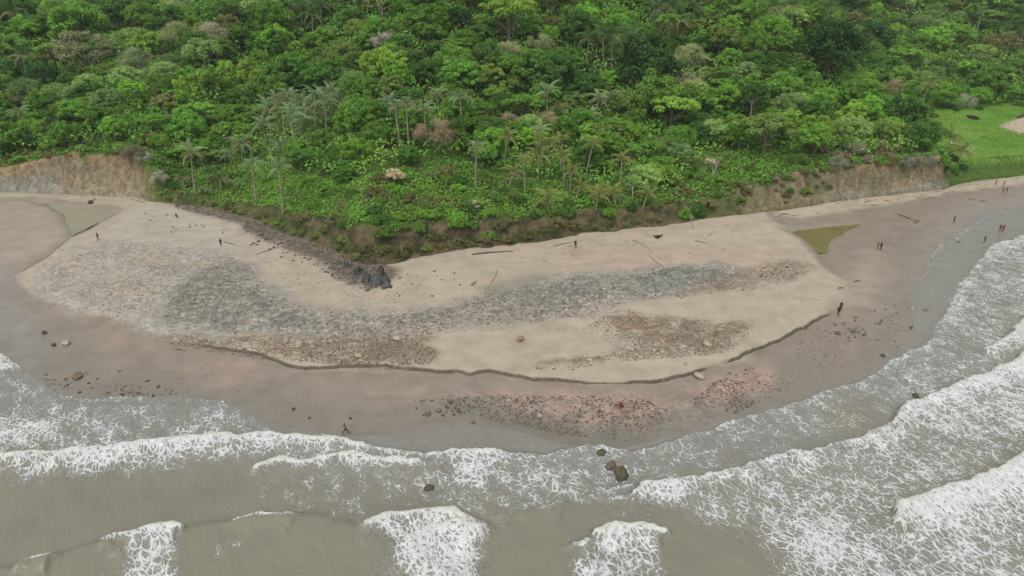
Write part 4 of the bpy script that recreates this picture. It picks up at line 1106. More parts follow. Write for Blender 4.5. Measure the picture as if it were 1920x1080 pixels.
# ------------------------------------------------------------------ trees that stand out in the photograph
for a in [('round', 145, 30, 86, 'mid green', 1.0), ('bare', 330, 14, 50, 'olive-grey'), ('feather', 155, 82, 92, 'olive-grey'), ('feather', 245, 70, 72, 'pale green'), ('bare', 330, 58, 66, 'olive-grey'), ('bare', 396, 58, 62, 'grey'), ('feather', 378, 88, 70, 'pale green'),
          ('bare', 256, 106, 62, 'olive-grey'), ('feather', 316, 112, 48, 'grey-green'), ('round', 610, 62, 52, 'mid green'), ('plume', 400, 148, 50, 'yellow-green'), ('plume', 430, 140, 56, 'yellow-green'), ('plume', 462, 132, 48, 'yellow-green'), ('plume', 345, 165, 44, 'yellow-green'),
          ('plume', 480, 150, 44, 'yellow-green'), ('plume', 375, 150, 40, 'yellow-green'), ('round', 536, 130, 78, 'mid green'), ('round', 440, 182, 52, 'deep green'), ('round', 30, 118, 52, 'deep green'), ('round', 80, 132, 54, 'dark green'), ('lumpy', 195, 130, 38, 'olive green'), ('lumpy', 222, 136, 32, 'brown-olive'),
          ('rosette', 250, 160, 44, 'bright green'), ('feather', 200, 180, 54, 'grey-green'), ('lumpy', 265, 186, 48, 'bright green'), ('lumpy', 330, 176, 42, 'bright green'), ('umbrella', 370, 202, 64, 'bright green'), ('umbrella', 430, 204, 56, 'mid green'), ('lumpy', 20, 190, 46, 'brown-olive'), ('feather', 48, 160, 50, 'grey-green'),
          ('lumpy', 140, 205, 62, 'bright green'), ('lumpy', 186, 215, 58, 'mid green'), ('lumpy', 425, 240, 42, 'bright green'), ('bareshrub', 322, 216, 36, 'grey'), ('bareshrub', 286, 256, 34, 'brown'), ('bareshrub', 366, 232, 28, 'grey'), ('feather', 100, 165, 40, 'pale green'),
          ('bare', 720, 70, 50, 'grey'), ('round', 720, 112, 84, 'yellow-green'), ('umbrella', 955, 16, 104, 'yellow-green', 1.3), ('lumpy', 1100, 22, 54, 'bright green'), ('bare', 950, 88, 58, 'olive-grey'), ('bare', 1012, 74, 54, 'olive-grey'), ('lumpy', 908, 132, 72, 'olive green'), ('round', 992, 122, 84, 'mid green'),
          ('round', 1212, 98, 112, 'dark green', 1.2), ('lumpy', 1150, 90, 44, 'yellow-green'), ('umbrella', 900, 200, 66, 'mid green'), ('umbrella', 980, 188, 84, 'mid green'), ('bare', 815, 240, 84, 'brown'), ('bare', 955, 222, 46, 'brown'), ('bare', 1026, 220, 52, 'brown'), ('umbrella', 750, 246, 46, 'bright green'),
          ('bare', 1290, 146, 54, 'beige'), ('bare', 1300, 98, 64, 'olive-grey'), ('round', 1562, 72, 94, 'dark green', 1.2), ('round', 1640, 60, 64, 'dark green', 1.2), ('lumpy', 1430, 36, 62, 'mid green'), ('lumpy', 1372, 46, 62, 'bright green'), ('umbrella', 1440, 232, 110, 'olive green'), ('lumpy', 1530, 250, 74, 'bright green'),
          ('umbrella', 1862, 132, 70, 'mid green'), ('bareshrub', 1810, 186, 42, 'grey'), ('round', 1745, 242, 60, 'deep green'), ('bareshrub', 1602, 272, 44, 'grey'), ('bareshrub', 1572, 300, 36, 'grey'), ('bareshrub', 1732, 296, 44, 'grey'), ('bareshrub', 1652, 272, 40, 'brown'), ('bareshrub', 1700, 300, 34, 'grey'),
          ('bareshrub', 250, 282, 40, 'brown'), ('bareshrub', 268, 290, 32, 'grey'), ('feather', 1340, 235, 60, 'pale green'), ('lumpy', 1600, 210, 60, 'yellow-green'), ('feather', 1660, 235, 50, 'olive green'), ('bare', 1680, 160, 44, 'brown'), ('round', 1290, 210, 50, 'bright green'), ('round', 1080, 20, 40, 'dark green'),
          ('lumpy', 680, 75, 56, 'bright green'), ('round', 860, 25, 50, 'dark green'), ('feather', 1060, 130, 50, 'olive-grey'), ('umbrella', 1700, 100, 60, 'bright green'), ('lumpy', 1790, 60, 60, 'bright green'), ('feather', 1880, 75, 56, 'brown-olive'), ('round', 1500, 130, 60, 'deep green'), ('lumpy', 1480, 75, 60, 'mid green'),
          ('lumpy', 1640, 140, 60, 'bright green'), ('feather', 1480, 190, 70, 'grey-green'), ('feather', 1400, 130, 60, 'grey-green'), ('lumpy', 1370, 105, 50, 'bright green'), ('round', 1250, 170, 60, 'deep green'), ('round', 660, 30, 60, 'deep green'), ('lumpy', 800, 55, 60, 'mid green'), ('round', 800, 130, 60, 'deep green')]:
    tree_at(*a[:5], *(a[5:6] or (1.0,)))

# ------------------------------------------------------------------ the rest of the canopy, standing between them
LOW = [[(-100, 300), (0, 300), (90, 285), (230, 272), (300, 290), (330, 330), (470, 300), (540, 318), (640, 350), (700, 330), (780, 312), (860, 300), (930, 335), (1010, 340), (1100, 352), (1200, 380), (1290, 350), (1330, 290), (1440, 280), (1480, 300), (1560, 290), (1600, 300), (1760, 290),
        (1780, 360), (1500, 420), (1000, 500), (700, 540), (400, 430), (-100, 400)]]
def in_px(p, polys, h=0.0):
    q = project(p[0], p[1], float(p[2]) + h)
    return any(inside(np.array([q]), np.array(g, float))[0] for g in polys)
FIELD = [(1690, 232), (1750, 203), (1820, 206), (1930, 192), (2300, 170), (2300, 330), (1800, 345), (1770, 300)]
OPEN = [[(480, 222), (640, 200), (650, 250), (600, 290), (540, 312), (470, 300)], [(1085, 205), (1160, 200), (1165, 250), (1085, 255)], [(715, 215), (840, 205), (840, 235), (715, 245)], [(925, 285), (1090, 290), (1090, 350), (925, 340)]]   # palms stand free here
r = random.Random(11)
tries = 0
cnt = 0
grid = {}
def clear(x, y, R, f):
    q = PLACED.a[:PLACED.n]
    return bool((((q[:, 0] - x) ** 2 + (q[:, 1] - y) ** 2) > (f * (R + q[:, 2])) ** 2).all())
LIMIT = {'round': 295, 'lumpy': 295, 'umbrella': 220, 'feather': 250, 'rosette': 60}
while tries < 16000 and cnt < 860:
    tries += 1
    y = r.uniform(130, 400); x = r.uniform(-0.86, 0.86) * y
    if y < base_y(x) + bank_w(x) + 3: continue
    zt = float(hill_z(np.array([x]), np.array([y]))[0])
    px, py = project(x, y, zt + 6)
    if py < -30 or px < -80 or px > 2000: continue
    if in_px((x, y, zt), LOW) or in_px((x, y, zt), [FIELD]) or in_px((x, y, zt), OPEN): continue
    m = float(fbm(x / 26, y / 26, 120, 3)); m2 = float(fbm(x / 15, y / 15, 121, 3))
    far = py < 90
    u = r.random()
    if m > 0.28 and u < 0.6: kd, sh = 'round', r.choice(['dark green', 'deep green', 'mid green'])
    elif m < -0.25 and u < 0.6: kd, sh = 'feather', r.choice(['pale green', 'grey-green', 'olive green'])
    else:
        kd = r.choices(['lumpy', 'round', 'umbrella', 'feather', 'rosette'], [4.5, 3.6, 3.2, 1.6, 0.5])[0]
        sh = r.choices(['mid green', 'bright green', 'deep green', 'olive green', 'yellow-green', 'brown-olive'], [4.4, 3.4, 2.4, 0.9, 0.8 + 1.2 * (m2 > 0.2), 0.25])[0]
    if COUNT.get(kd, 0) >= LIMIT[kd]: kd = min(LIMIT, key=lambda k_: COUNT.get(k_, 0) / LIMIT[k_])
    R = min(max(r.gauss(4.0 if px < 1250 else 4.3, 1.1), 2.3), 6.8) * (1.12 if far else 1.0)
    if py > 230: R *= 0.85
    if not clear(x, y, R, 0.5): continue
    plant(kd, (x, y, zt), R, sh, r.uniform(0.85, 1.2))
    cnt += 1

# ------------------------------------------------------------------ bushes on the front slope and along the edges
r = random.Random(21)
def bush_run(n, poly, kinds, shades, rr, f=0.5):
    k = t = 0
    xs, ys = [p[0] for p in poly], [p[1] for p in poly]
    while k < n and t < n * 30:
        t += 1
        px, py = r.uniform(min(xs), max(xs)), r.uniform(min(ys), max(ys))
        if not inside(np.array([(px, py)]), np.array(poly, float))[0]: continue
        p = HIT(px, py)
        if p[1] < base_y(p[0]) + 0.6: continue
        R = r.uniform(*rr)
        if not clear(p[0], p[1], R, f): continue
        plant(r.choice(kinds), p, R, r.choice(shades), r.uniform(0.8, 1.3)); k += 1
bush_run(74, [(470, 340), (560, 325), (700, 330), (790, 330), (860, 320), (960, 350), (1100, 375), (1130, 405), (900, 432), (760, 448), (640, 425), (520, 390)], ['vinebush', 'vinebush', 'bush'], ['vivid green', 'bright green', 'mid green', 'mid green', 'olive green', 'deep green', 'brown-olive'], (1.2, 2.6))
bush_run(60, [(560, 440), (640, 462), (700, 470), (860, 452), (1000, 438), (1240, 412), (1240, 426), (1000, 456), (860, 472), (700, 492), (640, 480)], ['bush', 'bareshrub', 'bareshrub'], ['brown-olive', 'brown-olive', 'olive green'], (0.5, 1.2), 0.3)
bush_run(16, [(590, 425), (700, 455), (860, 440), (1000, 425), (1100, 415), (1100, 435), (860, 462), (700, 480)], ['bush', 'vinebush', 'bareshrub'], ['brown-olive', 'olive green', 'brown-olive'], (1.0, 1.9))
bush_run(30, [(280, 368), (430, 392), (560, 440), (640, 470), (600, 440), (520, 405), (420, 378), (300, 360)], ['bush', 'vinebush'], ['olive green', 'mid green', 'brown-olive', 'bright green'], (0.6, 1.3), 0.35)
bush_run(18, [(280, 300), (440, 320), (470, 350), (440, 385), (380, 360), (300, 365)], ['bush', 'vinebush'], ['mid green', 'olive green', 'grey-green', 'deep green'], (1.2, 2.4))
bush_run(26, [(1090, 380), (1280, 340), (1330, 300), (1440, 300), (1450, 340), (1380, 395), (1250, 415), (1110, 425)], ['vinebush', 'bush', 'bush'], ['bright green', 'deep green', 'olive green', 'mid green', 'brown-olive'], (1.3, 2.6))
bush_run(34, [(0, 285), (90, 278), (250, 268), (290, 285), (280, 296), (200, 292), (90, 296), (0, 312)], ['bush', 'bareshrub', 'bush', 'vinebush'], ['olive green', 'grey-green', 'bright green', 'brown-olive'], (0.8, 1.6), 0.35)
bush_run(18, [(0, 270), (90, 262), (250, 255), (290, 285), (200, 282), (90, 288), (0, 300)], ['bush', 'bareshrub', 'bush'], ['olive green', 'grey-green', 'bright green', 'brown-olive'], (1.2, 2.3))
bush_run(26, [(1450, 325), (1580, 308), (1750, 292), (1762, 302), (1600, 318), (1460, 338)], ['bareshrub', 'bush', 'vinebush', 'bush'], ['brown-olive', 'olive green', 'grey-green', 'mid green'], (0.7, 1.5), 0.35)
bush_run(20, [(1450, 300), (1560, 270), (1740, 275), (1760, 295), (1600, 308), (1560, 318), (1460, 325)], ['bareshrub', 'bush', 'bush'], ['brown', 'olive green', 'mid green', 'grey-green'], (1.1, 2.2))
bush_run(10, [(1690, 225), (1800, 195), (1920, 185), (1930, 200), (1800, 210), (1700, 240)], ['bush'], ['mid green', 'olive green', 'deep green'], (1.2, 2.4))
bush_run(9, [(1765, 285), (1800, 300), (1830, 325), (1790, 335), (1768, 320)], ['bush'], ['deep green', 'mid green'], (1.0, 1.9), 0.4)
bush_run(12, [(1440, 335), (1560, 325), (1600, 350), (1480, 385), (1430, 385)], ['bush', 'vinebush'], ['olive green', 'brown-olive', 'mid green'], (0.7, 1.5))

tree_at('bare', 298, 330, 34, 'grey', 1.3)
# ------------------------------------------------------------------ undergrowth and creeper: a leafy mass nobody could count
def leaf_mass(name, n, sel, hgt, pal, lsize, lab, seed, ymax=400):
    q = np.random.default_rng(seed)
    y = 120 + (ymax - 120) * q.random(n) ** 1.25; x = q.uniform(-0.84, 0.84, n) * y
    t = y - base_y(x)
    m = t > bank_w(x) * bare_w(x) * (0.75 + 0.5 * vnoise(x / 1.7, x * 0, 139)) + 0.2
    x, y, t = x[m], y[m], t[m]
    z0 = hill_z(x, y)
    px, py = project(x, y, z0)
    pp = np.stack([px, py], 1)
    low = inside(pp, np.array(LOW[0], float)); fld = inside(pp, np.array(FIELD, float)) & (field_w(x) > 5)
    m = sel(low, fld, px, py) & (py > -60) & (px > -90) & (px < 2010)
    x, y, z0, px, py, low = x[m], y[m], z0[m], px[m], py[m], low[m]
    def H(x, y):
        a = 1 - np.abs(fbm(x / 3.4, y / 3.4, 131, 3)); b = vnoise(x / 9, y / 9, 133); c = vnoise(x / 1.3, y / 1.3, 134)
        return hgt * (1 + 0.5 * sstep(210, 270, y)) * (0.15 + 1.1 * (a - 0.45) * (0.35 + b) + 0.3 * c)
    h = H(x, y); e = 0.25
    g = np.stack([-(H(x + e, y) - h) / e, -(H(x, y + e) - h) / e, np.ones(len(x))], 1)
    nr = unit(unit(g) + q.normal(size=g.shape) * 0.38)
    c = np.stack([x, y, z0 + h * np.where(q.random(len(x)) < 0.75, 1.0, q.random(len(x)))], 1)
    V, F = leaf_quads(c, nr, q.uniform(*lsize, len(x)) * (y / 170) ** 0.5, q)
    k = (fbm(x / 7, y / 7, 137, 4) + 1) / 2 + 0.12 * q.normal(size=len(x))
    k2 = vnoise(x / 2.2, y / 2.2, 138)
    Cc = mixin(np.tile(pal[0], (len(x), 1)), pal[1], sstep(0.35, 0.6, k)); Cc = mixin(Cc, pal[2], sstep(0.6, 0.78, k))
    Cc = mixin(Cc, pal[3], sstep(0.66, 0.85, k2) * 0.7) * (0.88 + 0.24 * q.random(len(x)))[:, None]
    me = make_mesh(name, V, F); set_col(me, 'Col', np.repeat(Cc * FG * (1.22 if name == 'undergrowth' else 0.9), 4, 0))
    return tag(obj(name, me, CARPET), lab, kind='stuff')
leaf_mass("undergrowth", 300000, lambda lo, fl, px, py: ~lo & ~fl, 4.6, [SHADES['deep green'], SHADES['mid green'], SHADES['olive green'], SHADES['bright green']], (0.26, 0.5), "dense green undergrowth between the forest trees", 5)
leaf_mass("creeper", 400000, lambda lo, fl, px, py: lo, 1.25, [SHADES['mid green'], SHADES['bright green'], SHADES['vivid green'], SHADES['brown-olive']], (0.15, 0.32), "bright green creeper smothering the front slope", 6, 240)
# grass of the field
def grass_mass():
    q = np.random.default_rng(9); n = 90000
    x = q.uniform(85, 215, n); y = q.uniform(170, 300, n)
    z0 = hill_z(x, y); px, py = project(x, y, z0); pp = np.stack([px, py], 1)
    t = y - base_y(x)
    m = (inside(pp, np.array(FIELD, float)) | ((px > 1780) & (t < 12))) & (t > 0.8) & (sdist(np.stack([x, y], 1), SOILP) < 0.3)
    x, y, z0, t = x[m], y[m], z0[m], t[m]
    h = 0.18 + 0.25 * sstep(0.5, 0.9, vnoise(x / 5, y / 5, 141)) + 0.35 * sstep(7, 2, t)
    a = q.uniform(0, 6.28, len(x)); w = 0.12
    b = np.stack([x, y, z0 - 0.05], 1); d = np.stack([np.cos(a) * w, np.sin(a) * w, 0 * a], 1)
    tip = b + np.stack([q.normal(size=len(x)) * 0.14, q.normal(size=len(x)) * 0.14, h * q.uniform(0.6, 1.3, len(x))], 1)
    V = np.stack([b - d, b + d, tip], 1).reshape(-1, 3)
    k = vnoise(x / 8, y / 8, 143)
    Cc = mixin(np.tile(lin(104, 142, 56), (len(x), 1)), lin(132, 158, 78), sstep(0.4, 0.8, k)); Cc = mixin(Cc, lin(100, 122, 60), sstep(7, 2, t) * 0.7)
    me = make_mesh("field_grass", V, np.arange(len(V)).reshape(-1, 3)); set_col(me, 'Col', np.repeat(Cc * (0.85 + 0.3 * q.random(len(x)))[:, None], 3, 0))
    tag(obj("field_grass", me, GRASS), "short bright grass of the coastal field", kind='stuff')
grass_mass()
# ------------------------------------------------------------------ stones
import bmesh
def ico(sub):
    bm = bmesh.new(); bmesh.ops.create_icosphere(bm, subdivisions=sub, radius=1.0)
    V = np.array([v.co[:] for v in bm.verts]); F = np.array([[v.index for v in f.verts] for f in bm.faces]); bm.free()
    return V, F
IV1, IF1 = ico(1); IV2, IF2 = ico(2); IV3, IF3 = ico(3)
def rock_shape(V, seed, cuts=7):
    r = np.random.default_rng(seed); V = V.copy()
    for _ in range(cuts):                                   # chop flat facets
        d = unit(r.normal(size=3)); h = r.uniform(0.62, 0.9)
        o = V @ d; m = o > h
        V[m] -= np.outer(o[m] - h, d)
    V *= 1 + 0.07 * r.normal(size=(len(V), 1))
    return V * [1.0, 0.78, 0.6]
ROCKS = [make_mesh("boulder", rock_shape(IV2, 40 + i), IF2) for i in range(7)]
for m_ in ROCKS: m_.materials.append(STONE)
ROUND = [make_mesh("boulder", rock_shape(IV3, 90 + i, 4) * (1 + 0.1 * fbm(IV3[:, 0] * 2 + i, IV3[:, 1] * 2 + IV3[:, 2], 170, 3))[:, None], IF3, True) for i in range(3)]
for m_ in ROUND: m_.materials.append(STONE)
def boulder(px, py, wpx, col, look, wh, flatz=1.0, sink=0.25, rz=None):
    p = GB(px, py)
    dist = math.sqrt(p[0] ** 2 + p[1] ** 2 + CAM_H ** 2)
    s = wpx * dist / FPX / 2 * 0.92
    zz = max(p[2], -0.15 if p[2] < 0 else p[2])
    o = obj("boulder", random.choice(ROUND if wpx > 12 else ROCKS), loc=(p[0], p[1], zz + s * 0.6 * flatz * (1 - 2 * sink)), rot=(random.gauss(0, .12), random.gauss(0, .12), random.uniform(0, 6.28) if rz is None else rz), scale=(s, s, s * flatz))
    o.color = (*(np.array(col) * random.uniform(0.75, 1.0)), 1)
    tag(o, None, 'boulder', 'boulders on the beach and in the surf')
    later(o, look, wh, (p[0], p[1], zz))
    return o
PALE, BRN, DRK, GRN = lin(178, 166, 146), lin(126, 110, 92), lin(92, 84, 72), lin(92, 88, 66)
for a in [(1127, 854, 21, GRN, 'mossy round boulder', 'at the upper end of the trio in the surf', 1.5), (1146, 878, 24, lin(112, 98, 82), 'brown boulder', 'in the middle of the trio in the surf', 1.5), (1163, 897, 36, GRN, 'largest mossy boulder', 'lowest of the trio in the surf', 1.5),
          (805, 922, 22, DRK, 'low dark boulder', 'alone in the foamy water below the beach'), (1468, 857, 11, DRK, 'small dark rock', 'just behind the long breaker'), (1496, 874, 17, DRK, 'flat dark rock', 'in the foam of the long breaker'), (1716, 746, 15, DRK, 'dark rock', 'in the surf near the right breaker'),
          (1701, 763, 11, DRK, 'small black rock', 'at the lip of the right breaker'), (1282, 825, 11, DRK, 'small dark rock', 'at the swash edge right of centre'), (744, 637, 19, PALE, 'pale rounded boulder', 'on the grey rock left of centre'), (672, 669, 16, PALE, 'pale boulder', 'on the brown gravel belt'),
          (676, 677, 11, PALE, 'pale smaller boulder', 'touching another on the gravel belt'), (976, 637, 17, lin(150, 130, 114), 'pinkish boulder', 'sunk in a scour hole in the sand'), (1310, 708, 24, PALE, 'big pale boulder', 'in front of the sand step on pink stones'), (1327, 648, 20, PALE, 'pale boulder', 'on the gravel right of centre'),
          (145, 709, 20, BRN, 'brown boulder with a stick behind it', 'at the wet lower left shore'), (124, 645, 16, PALE, 'pale flat boulder', 'on the wet sand at left'), (101, 648, 11, DRK, 'dark rock', 'beside the pale boulder at left'), (83, 625, 10, DRK, 'lone dark rock', 'on the wet sand at far left'),
          (1012, 781, 13, PALE, 'pale stone', 'at the lower edge of the pink stones'), (1130, 769, 12, PALE, 'light stone', 'amid the pink stones'), (802, 778, 14, BRN, 'brown stone', 'in the dark cluster left of the pink patch'), (822, 771, 14, BRN, 'second brown stone', 'in the dark cluster left of the pink patch'),
          (887, 793, 11, lin(140, 110, 92), 'reddish stone', 'alone at the water film edge'), (550, 768, 9, DRK, 'dark stone', 'alone on the wet sand left of centre'), (580, 784, 7, DRK, 'tiny dark stone', 'alone near the swash left of centre'), (657, 785, 8, DRK, 'dark stone', 'above the striding person'),
          (1735, 583, 10, BRN, 'brown boulder', 'on wet sand near the right surf'), (1710, 580, 9, PALE, 'pale flat rock', 'on wet sand near the right surf'), (1655, 668, 11, DRK, 'dark rock', 'on wet sand beside the right surf'), (1708, 615, 8, DRK, 'black rock', 'alone in the film by the right surf'),
          (1570, 626, 12, lin(112, 108, 98), 'dark grey slab', 'on the wet sand below the sand step'), (1600, 622, 12, lin(118, 120, 110), 'greenish slab', 'on the wet sand below the sand step'), (1582, 607, 11, lin(118, 120, 110), 'grey slab', 'below the person at the sand step'), (888, 533, 11, lin(150, 132, 116), 'tilted brown slab', 'on the upper sand beside a log'),
          (1285, 683, 9, PALE, 'pale stone', 'at the sand step right of centre'), (170, 381, 12, DRK, 'dark low rock', 'on the sand below the tan bluff'), (620, 640, 10, PALE, 'pale stone', 'on the grey rock near the gravel'), (505, 636, 11, PALE, 'pale stone', 'at the left end of the gravel belt'), (1200, 672, 11, PALE, 'pale stone', 'in the gravel strip right of centre')]:  # boulder mesh below the tan bluff stands for a dark driftwood root
    boulder(*a)
# countable scatters of larger stones: every one its own object
r = random.Random(31)
def stone_run(n, poly, wpx, cols, look, wh):
    xs, ys = [p[0] for p in poly], [p[1] for p in poly]; k = 0
    while k < n:
        px, py = r.uniform(min(xs), max(xs)), r.uniform(min(ys), max(ys))
        if inside(np.array([(px, py)]), np.array(poly, float))[0]:
            boulder(px, py, r.uniform(*wpx) * 0.8, cols[r.randrange(len(cols))], look, wh, r.uniform(0.6, 1.1), 0.35); k += 1
stone_run(24, [(70, 700), (200, 690), (330, 720), (320, 745), (170, 742), (80, 720)], (5, 10), [DRK, BRN], 'small dark stone', 'in the scatter on the wet lower left sand')
stone_run(16, [(770, 745), (830, 742), (870, 765), (850, 785), (780, 778)], (6, 11), [BRN, DRK], 'brown stone', 'in the cluster left of the pink patch')
stone_run(26, [(1000, 745), (1200, 740), (1260, 770), (1180, 800), (1050, 790)], (6, 10), [lin(110, 100, 90), lin(134, 118, 106), lin(98, 90, 80)], 'brown stone', 'scattered over the pink patch')
stone_run(20, [(1330, 715), (1400, 685), (1450, 695), (1420, 735), (1340, 745)], (5, 9), [lin(110, 100, 90), lin(134, 118, 106), lin(98, 90, 80)], 'reddish stone', 'on the pink patch by the sand step')
stone_run(20, [(1540, 600), (1680, 570), (1700, 620), (1600, 660), (1540, 640)], (5, 9), [DRK, BRN, lin(104, 108, 98)], 'dark stone', 'on the wet sand by the right shore')
stone_run(30, [(600, 640), (800, 640), (810, 675), (700, 684), (600, 675)], (6, 10), [PALE, BRN, lin(150, 134, 114)], 'pale brown stone', 'in the brown gravel belt')
stone_run(24, [(1180, 640), (1330, 620), (1390, 625), (1340, 660), (1200, 668)], (5, 9), [PALE, BRN, lin(150, 134, 114)], 'tan stone', 'in the gravel right of centre')
stone_run(18, [(1420, 500), (1490, 488), (1512, 500), (1490, 522), (1430, 532)], (5, 9), [DRK, BRN, PALE], 'grey-brown stone', 'in the rubble near the olive pool')
stone_run(26, [(620, 490), (680, 480), (740, 520), (720, 550), (650, 535)], (6, 13), [lin(84, 84, 80), lin(100, 98, 93), lin(112, 110, 104)], 'black stone', 'in the scree at the black rock')
stone_run(20, [(440, 420), (500, 440), (600, 490), (560, 500), (470, 460)], (6, 11), [lin(104, 98, 92), DRK], 'grey stone', 'in the stone belt under the bank')
stone_run(16, [(270, 395), (440, 425), (420, 450), (280, 430)], (4, 7), [lin(118, 110, 100), lin(104, 98, 92)], 'dark stone', 'on the pale sand behind the person in black')
stone_run(20, [(740, 515), (860, 505), (900, 540), (800, 560), (740, 560)], (4, 8), [lin(96, 94, 88), DRK], 'grey stone', 'on the sand right of the black rock')

def rubble(name, runs, lab, seed):
    """stones too many and too small to count"""
    q = np.random.default_rng(seed); Vs, Fs, Cs, n0 = [], [], [], 0
    shp = [rock_shape(IV1, 60 + i, 5) for i in range(6)]
    for n, poly, size, cols, dens in runs:
        poly = np.array(poly, float); lo, hi = poly.min(0), poly.max(0)
        pts = q.uniform(lo, hi, (n * 6, 2)); pts = pts[inside(pts, poly)]
        W_ = np.array([flat(a, b, 1.3) for a, b in pts])
        keep_ = vnoise(W_[:, 0] / 2.4, W_[:, 1] / 2.4, 151) * 0.6 + vnoise(W_[:, 0] / 7, W_[:, 1] / 7, 152) * 0.4 + 0.15 * q.normal(size=len(W_)) > dens
        W_ = W_[keep_][:n]
        W_[:, 2] = beach_z(W_[:, 0], W_[:, 1])
        sz_ = size[0] + (size[1] - size[0]) * q.random(len(W_)) ** 2.2
        for i in range(len(W_)):
            v = shp[q.integers(6)] * sz_[i] * np.array([1, q.uniform(0.7, 1.1), q.uniform(0.35, 0.75)])
            a = q.uniform(0, 6.28); c, s = math.cos(a), math.sin(a)
            v = np.stack([v[:, 0] * c - v[:, 1] * s, v[:, 0] * s + v[:, 1] * c, v[:, 2]], 1)
            Vs.append(v + W_[i] + [0, 0, sz_[i] * 0.02]); Fs.append(IF1 + n0); n0 += len(v)
            Cs.append(np.tile(np.array(cols[q.integers(len(cols))]) * q.uniform(0.75, 1.2), (len(v), 1)))
    me = make_mesh(name, np.vstack(Vs), np.vstack(Fs)); set_col(me, 'Col', np.vstack(Cs) * 0.86)
    return tag(obj(name, me, RUBBLE), lab, kind='stuff')
G1, G2, G3, B1, B2 = lin(140, 138, 130), lin(122, 121, 114), lin(164, 158, 146), lin(158, 143, 125), lin(134, 119, 103)
IV1, IF1 = ico(1)
rubble("rubble", [
    (2800, [(290, 376), (430, 398), (520, 430), (620, 470), (700, 494), (735, 525), (690, 548), (640, 532), (560, 482), (470, 442), (440, 418), (330, 396)], (0.08, 0.34), [G2, B2, lin(92, 86, 80)], 0.36),
    (3600, GREY, (0.08, 0.34), [G1, G2, G3, B1], 0.42),
    (3400, [(80, 500), (220, 455), (430, 475), (500, 540), (420, 640), (300, 632), (200, 590)], (0.07, 0.26), [G1, G3, G3, B1], 0.52),
    (3400, [(300, 632), (470, 632), (560, 642), (680, 630), (780, 630), (825, 660), (800, 680), (720, 686), (560, 672), (390, 650)], (0.07, 0.28), [B1, B2, G3, lin(164, 148, 128)], 0.34),
    (1700, [(990, 686), (1060, 672), (1140, 662), (1200, 640), (1280, 625), (1410, 608), (1395, 640), (1345, 660), (1160, 674), (1060, 692)], (0.06, 0.24), [B1, B2, G3], 0.36),
    (1500, [(1100, 610), (1160, 580), (1330, 600), (1300, 630), (1150, 650)], (0.06, 0.22), [B1, G3, B2], 0.46),
    (1900, [(800, 735), (950, 728), (1100, 730), (1230, 738), (1260, 770), (1240, 800), (1180, 812), (1060, 800), (960, 780), (860, 762)], (0.06, 0.26), [B2, lin(112, 102, 92), lin(136, 120, 108)], 0.44),
    (900, [(1290, 745), (1340, 705), (1400, 682), (1450, 692), (1470, 720), (1380, 760)], (0.06, 0.22), [B2, lin(112, 102, 92), lin(136, 120, 108)], 0.42),
    (260, [(60, 690), (330, 715), (330, 748), (120, 745)], (0.07, 0.24), [B2, lin(112, 100, 88)], 0.5),
    (420, [(1530, 590), (1690, 570), (1710, 630), (1600, 665), (1470, 720), (1440, 720)], (0.06, 0.22), [B2, G2, lin(112, 102, 92)], 0.52),
    (800, [(1380, 510), (1490, 486), (1515, 500), (1490, 526), (1400, 545), (1280, 556)], (0.06, 0.24), [B1, B2, G1], 0.42),
    (700, [(60, 600), (300, 650), (560, 700), (880, 715), (1100, 730), (1300, 715), (1560, 600), (1680, 600), (1500, 740), (1250, 800), (900, 780), (500, 760), (90, 700)], (0.04, 0.14), [B2, B1, lin(120, 108, 96)], 0.5),
    (420, [(480, 480), (640, 500), (760, 545), (740, 570), (600, 560), (520, 520)], (0.06, 0.2), [G2, B2], 0.55),
    (200, [(840, 540), (960, 545), (1240, 590), (1100, 620), (860, 620)], (0.08, 0.26), [G3, B1], 0.4),
], "loose stones and rubble strewn over the beach rock", 77)

# the black rock stack at the tip of the bank
def crag(name, px, py, wpx, hpx, seed, look, wh):
    """a stack of upright splintered slabs"""
    p = GB(px, py); k = np.linalg.norm(p - [0, 0, CAM_H]) / FPX
    R, H_ = wpx * k / 2, hpx * k
    q = np.random.default_rng(seed); Vs, Fs, n0 = [], [], 0
    for i in range(13):
        a, d = q.uniform(0, 6.28), R * q.random() ** 0.7 * 0.75
        h = H_ * (1.0 if i == 0 else (1 - 0.85 * d / R) * q.uniform(0.5, 0.95))
        if i == 0: d = 0.1 * R
        v = rock_shape(IV2, seed * 31 + i, 9) * [R * q.uniform(0.28, 0.5), R * q.uniform(0.3, 0.5), h / 0.6]
        up = np.clip(v[:, 2:3] / max(h, 0.1), 0, 1)
        v[:, :2] *= 1 - 0.62 * up                          # splinters narrow upwards
        v[:, :2] += up * np.array([[0.12 * R, 0.05 * R]]) + 0.08 * R * q.normal(size=(len(v), 2))
        v[:, :2] += [math.cos(a) * d, math.sin(a) * d]
        v[:, 2] = np.maximum(v[:, 2], -0.4)
        Vs.append(v); Fs.append(IF2 + n0); n0 += len(v)
    o = obj(name, make_mesh(name, np.vstack(Vs), np.vstack(Fs)), STONE, loc=p)
    o.color = (*lin(84, 86, 83), 1)
    tag(o, None, 'rock', 'black rock pinnacles at the headland tip'); later(o, look, wh, p)
crag("rock_pinnacle", 710, 533, 54, 40, 3, 'tall jagged black rock pinnacle', 'at the tip of the bank')
crag("rock_pinnacle", 688, 528, 36, 26, 5, 'black jagged rock', 'against the left side of the tall black pinnacle')
crag("rock_pinnacle", 672, 512, 26, 17, 8, 'dark broken rock', 'under the bank left of the black pinnacle')
crag("rock_pinnacle", 652, 500, 24, 14, 11, 'dark low rock', 'under the bank, farthest from the black pinnacle')

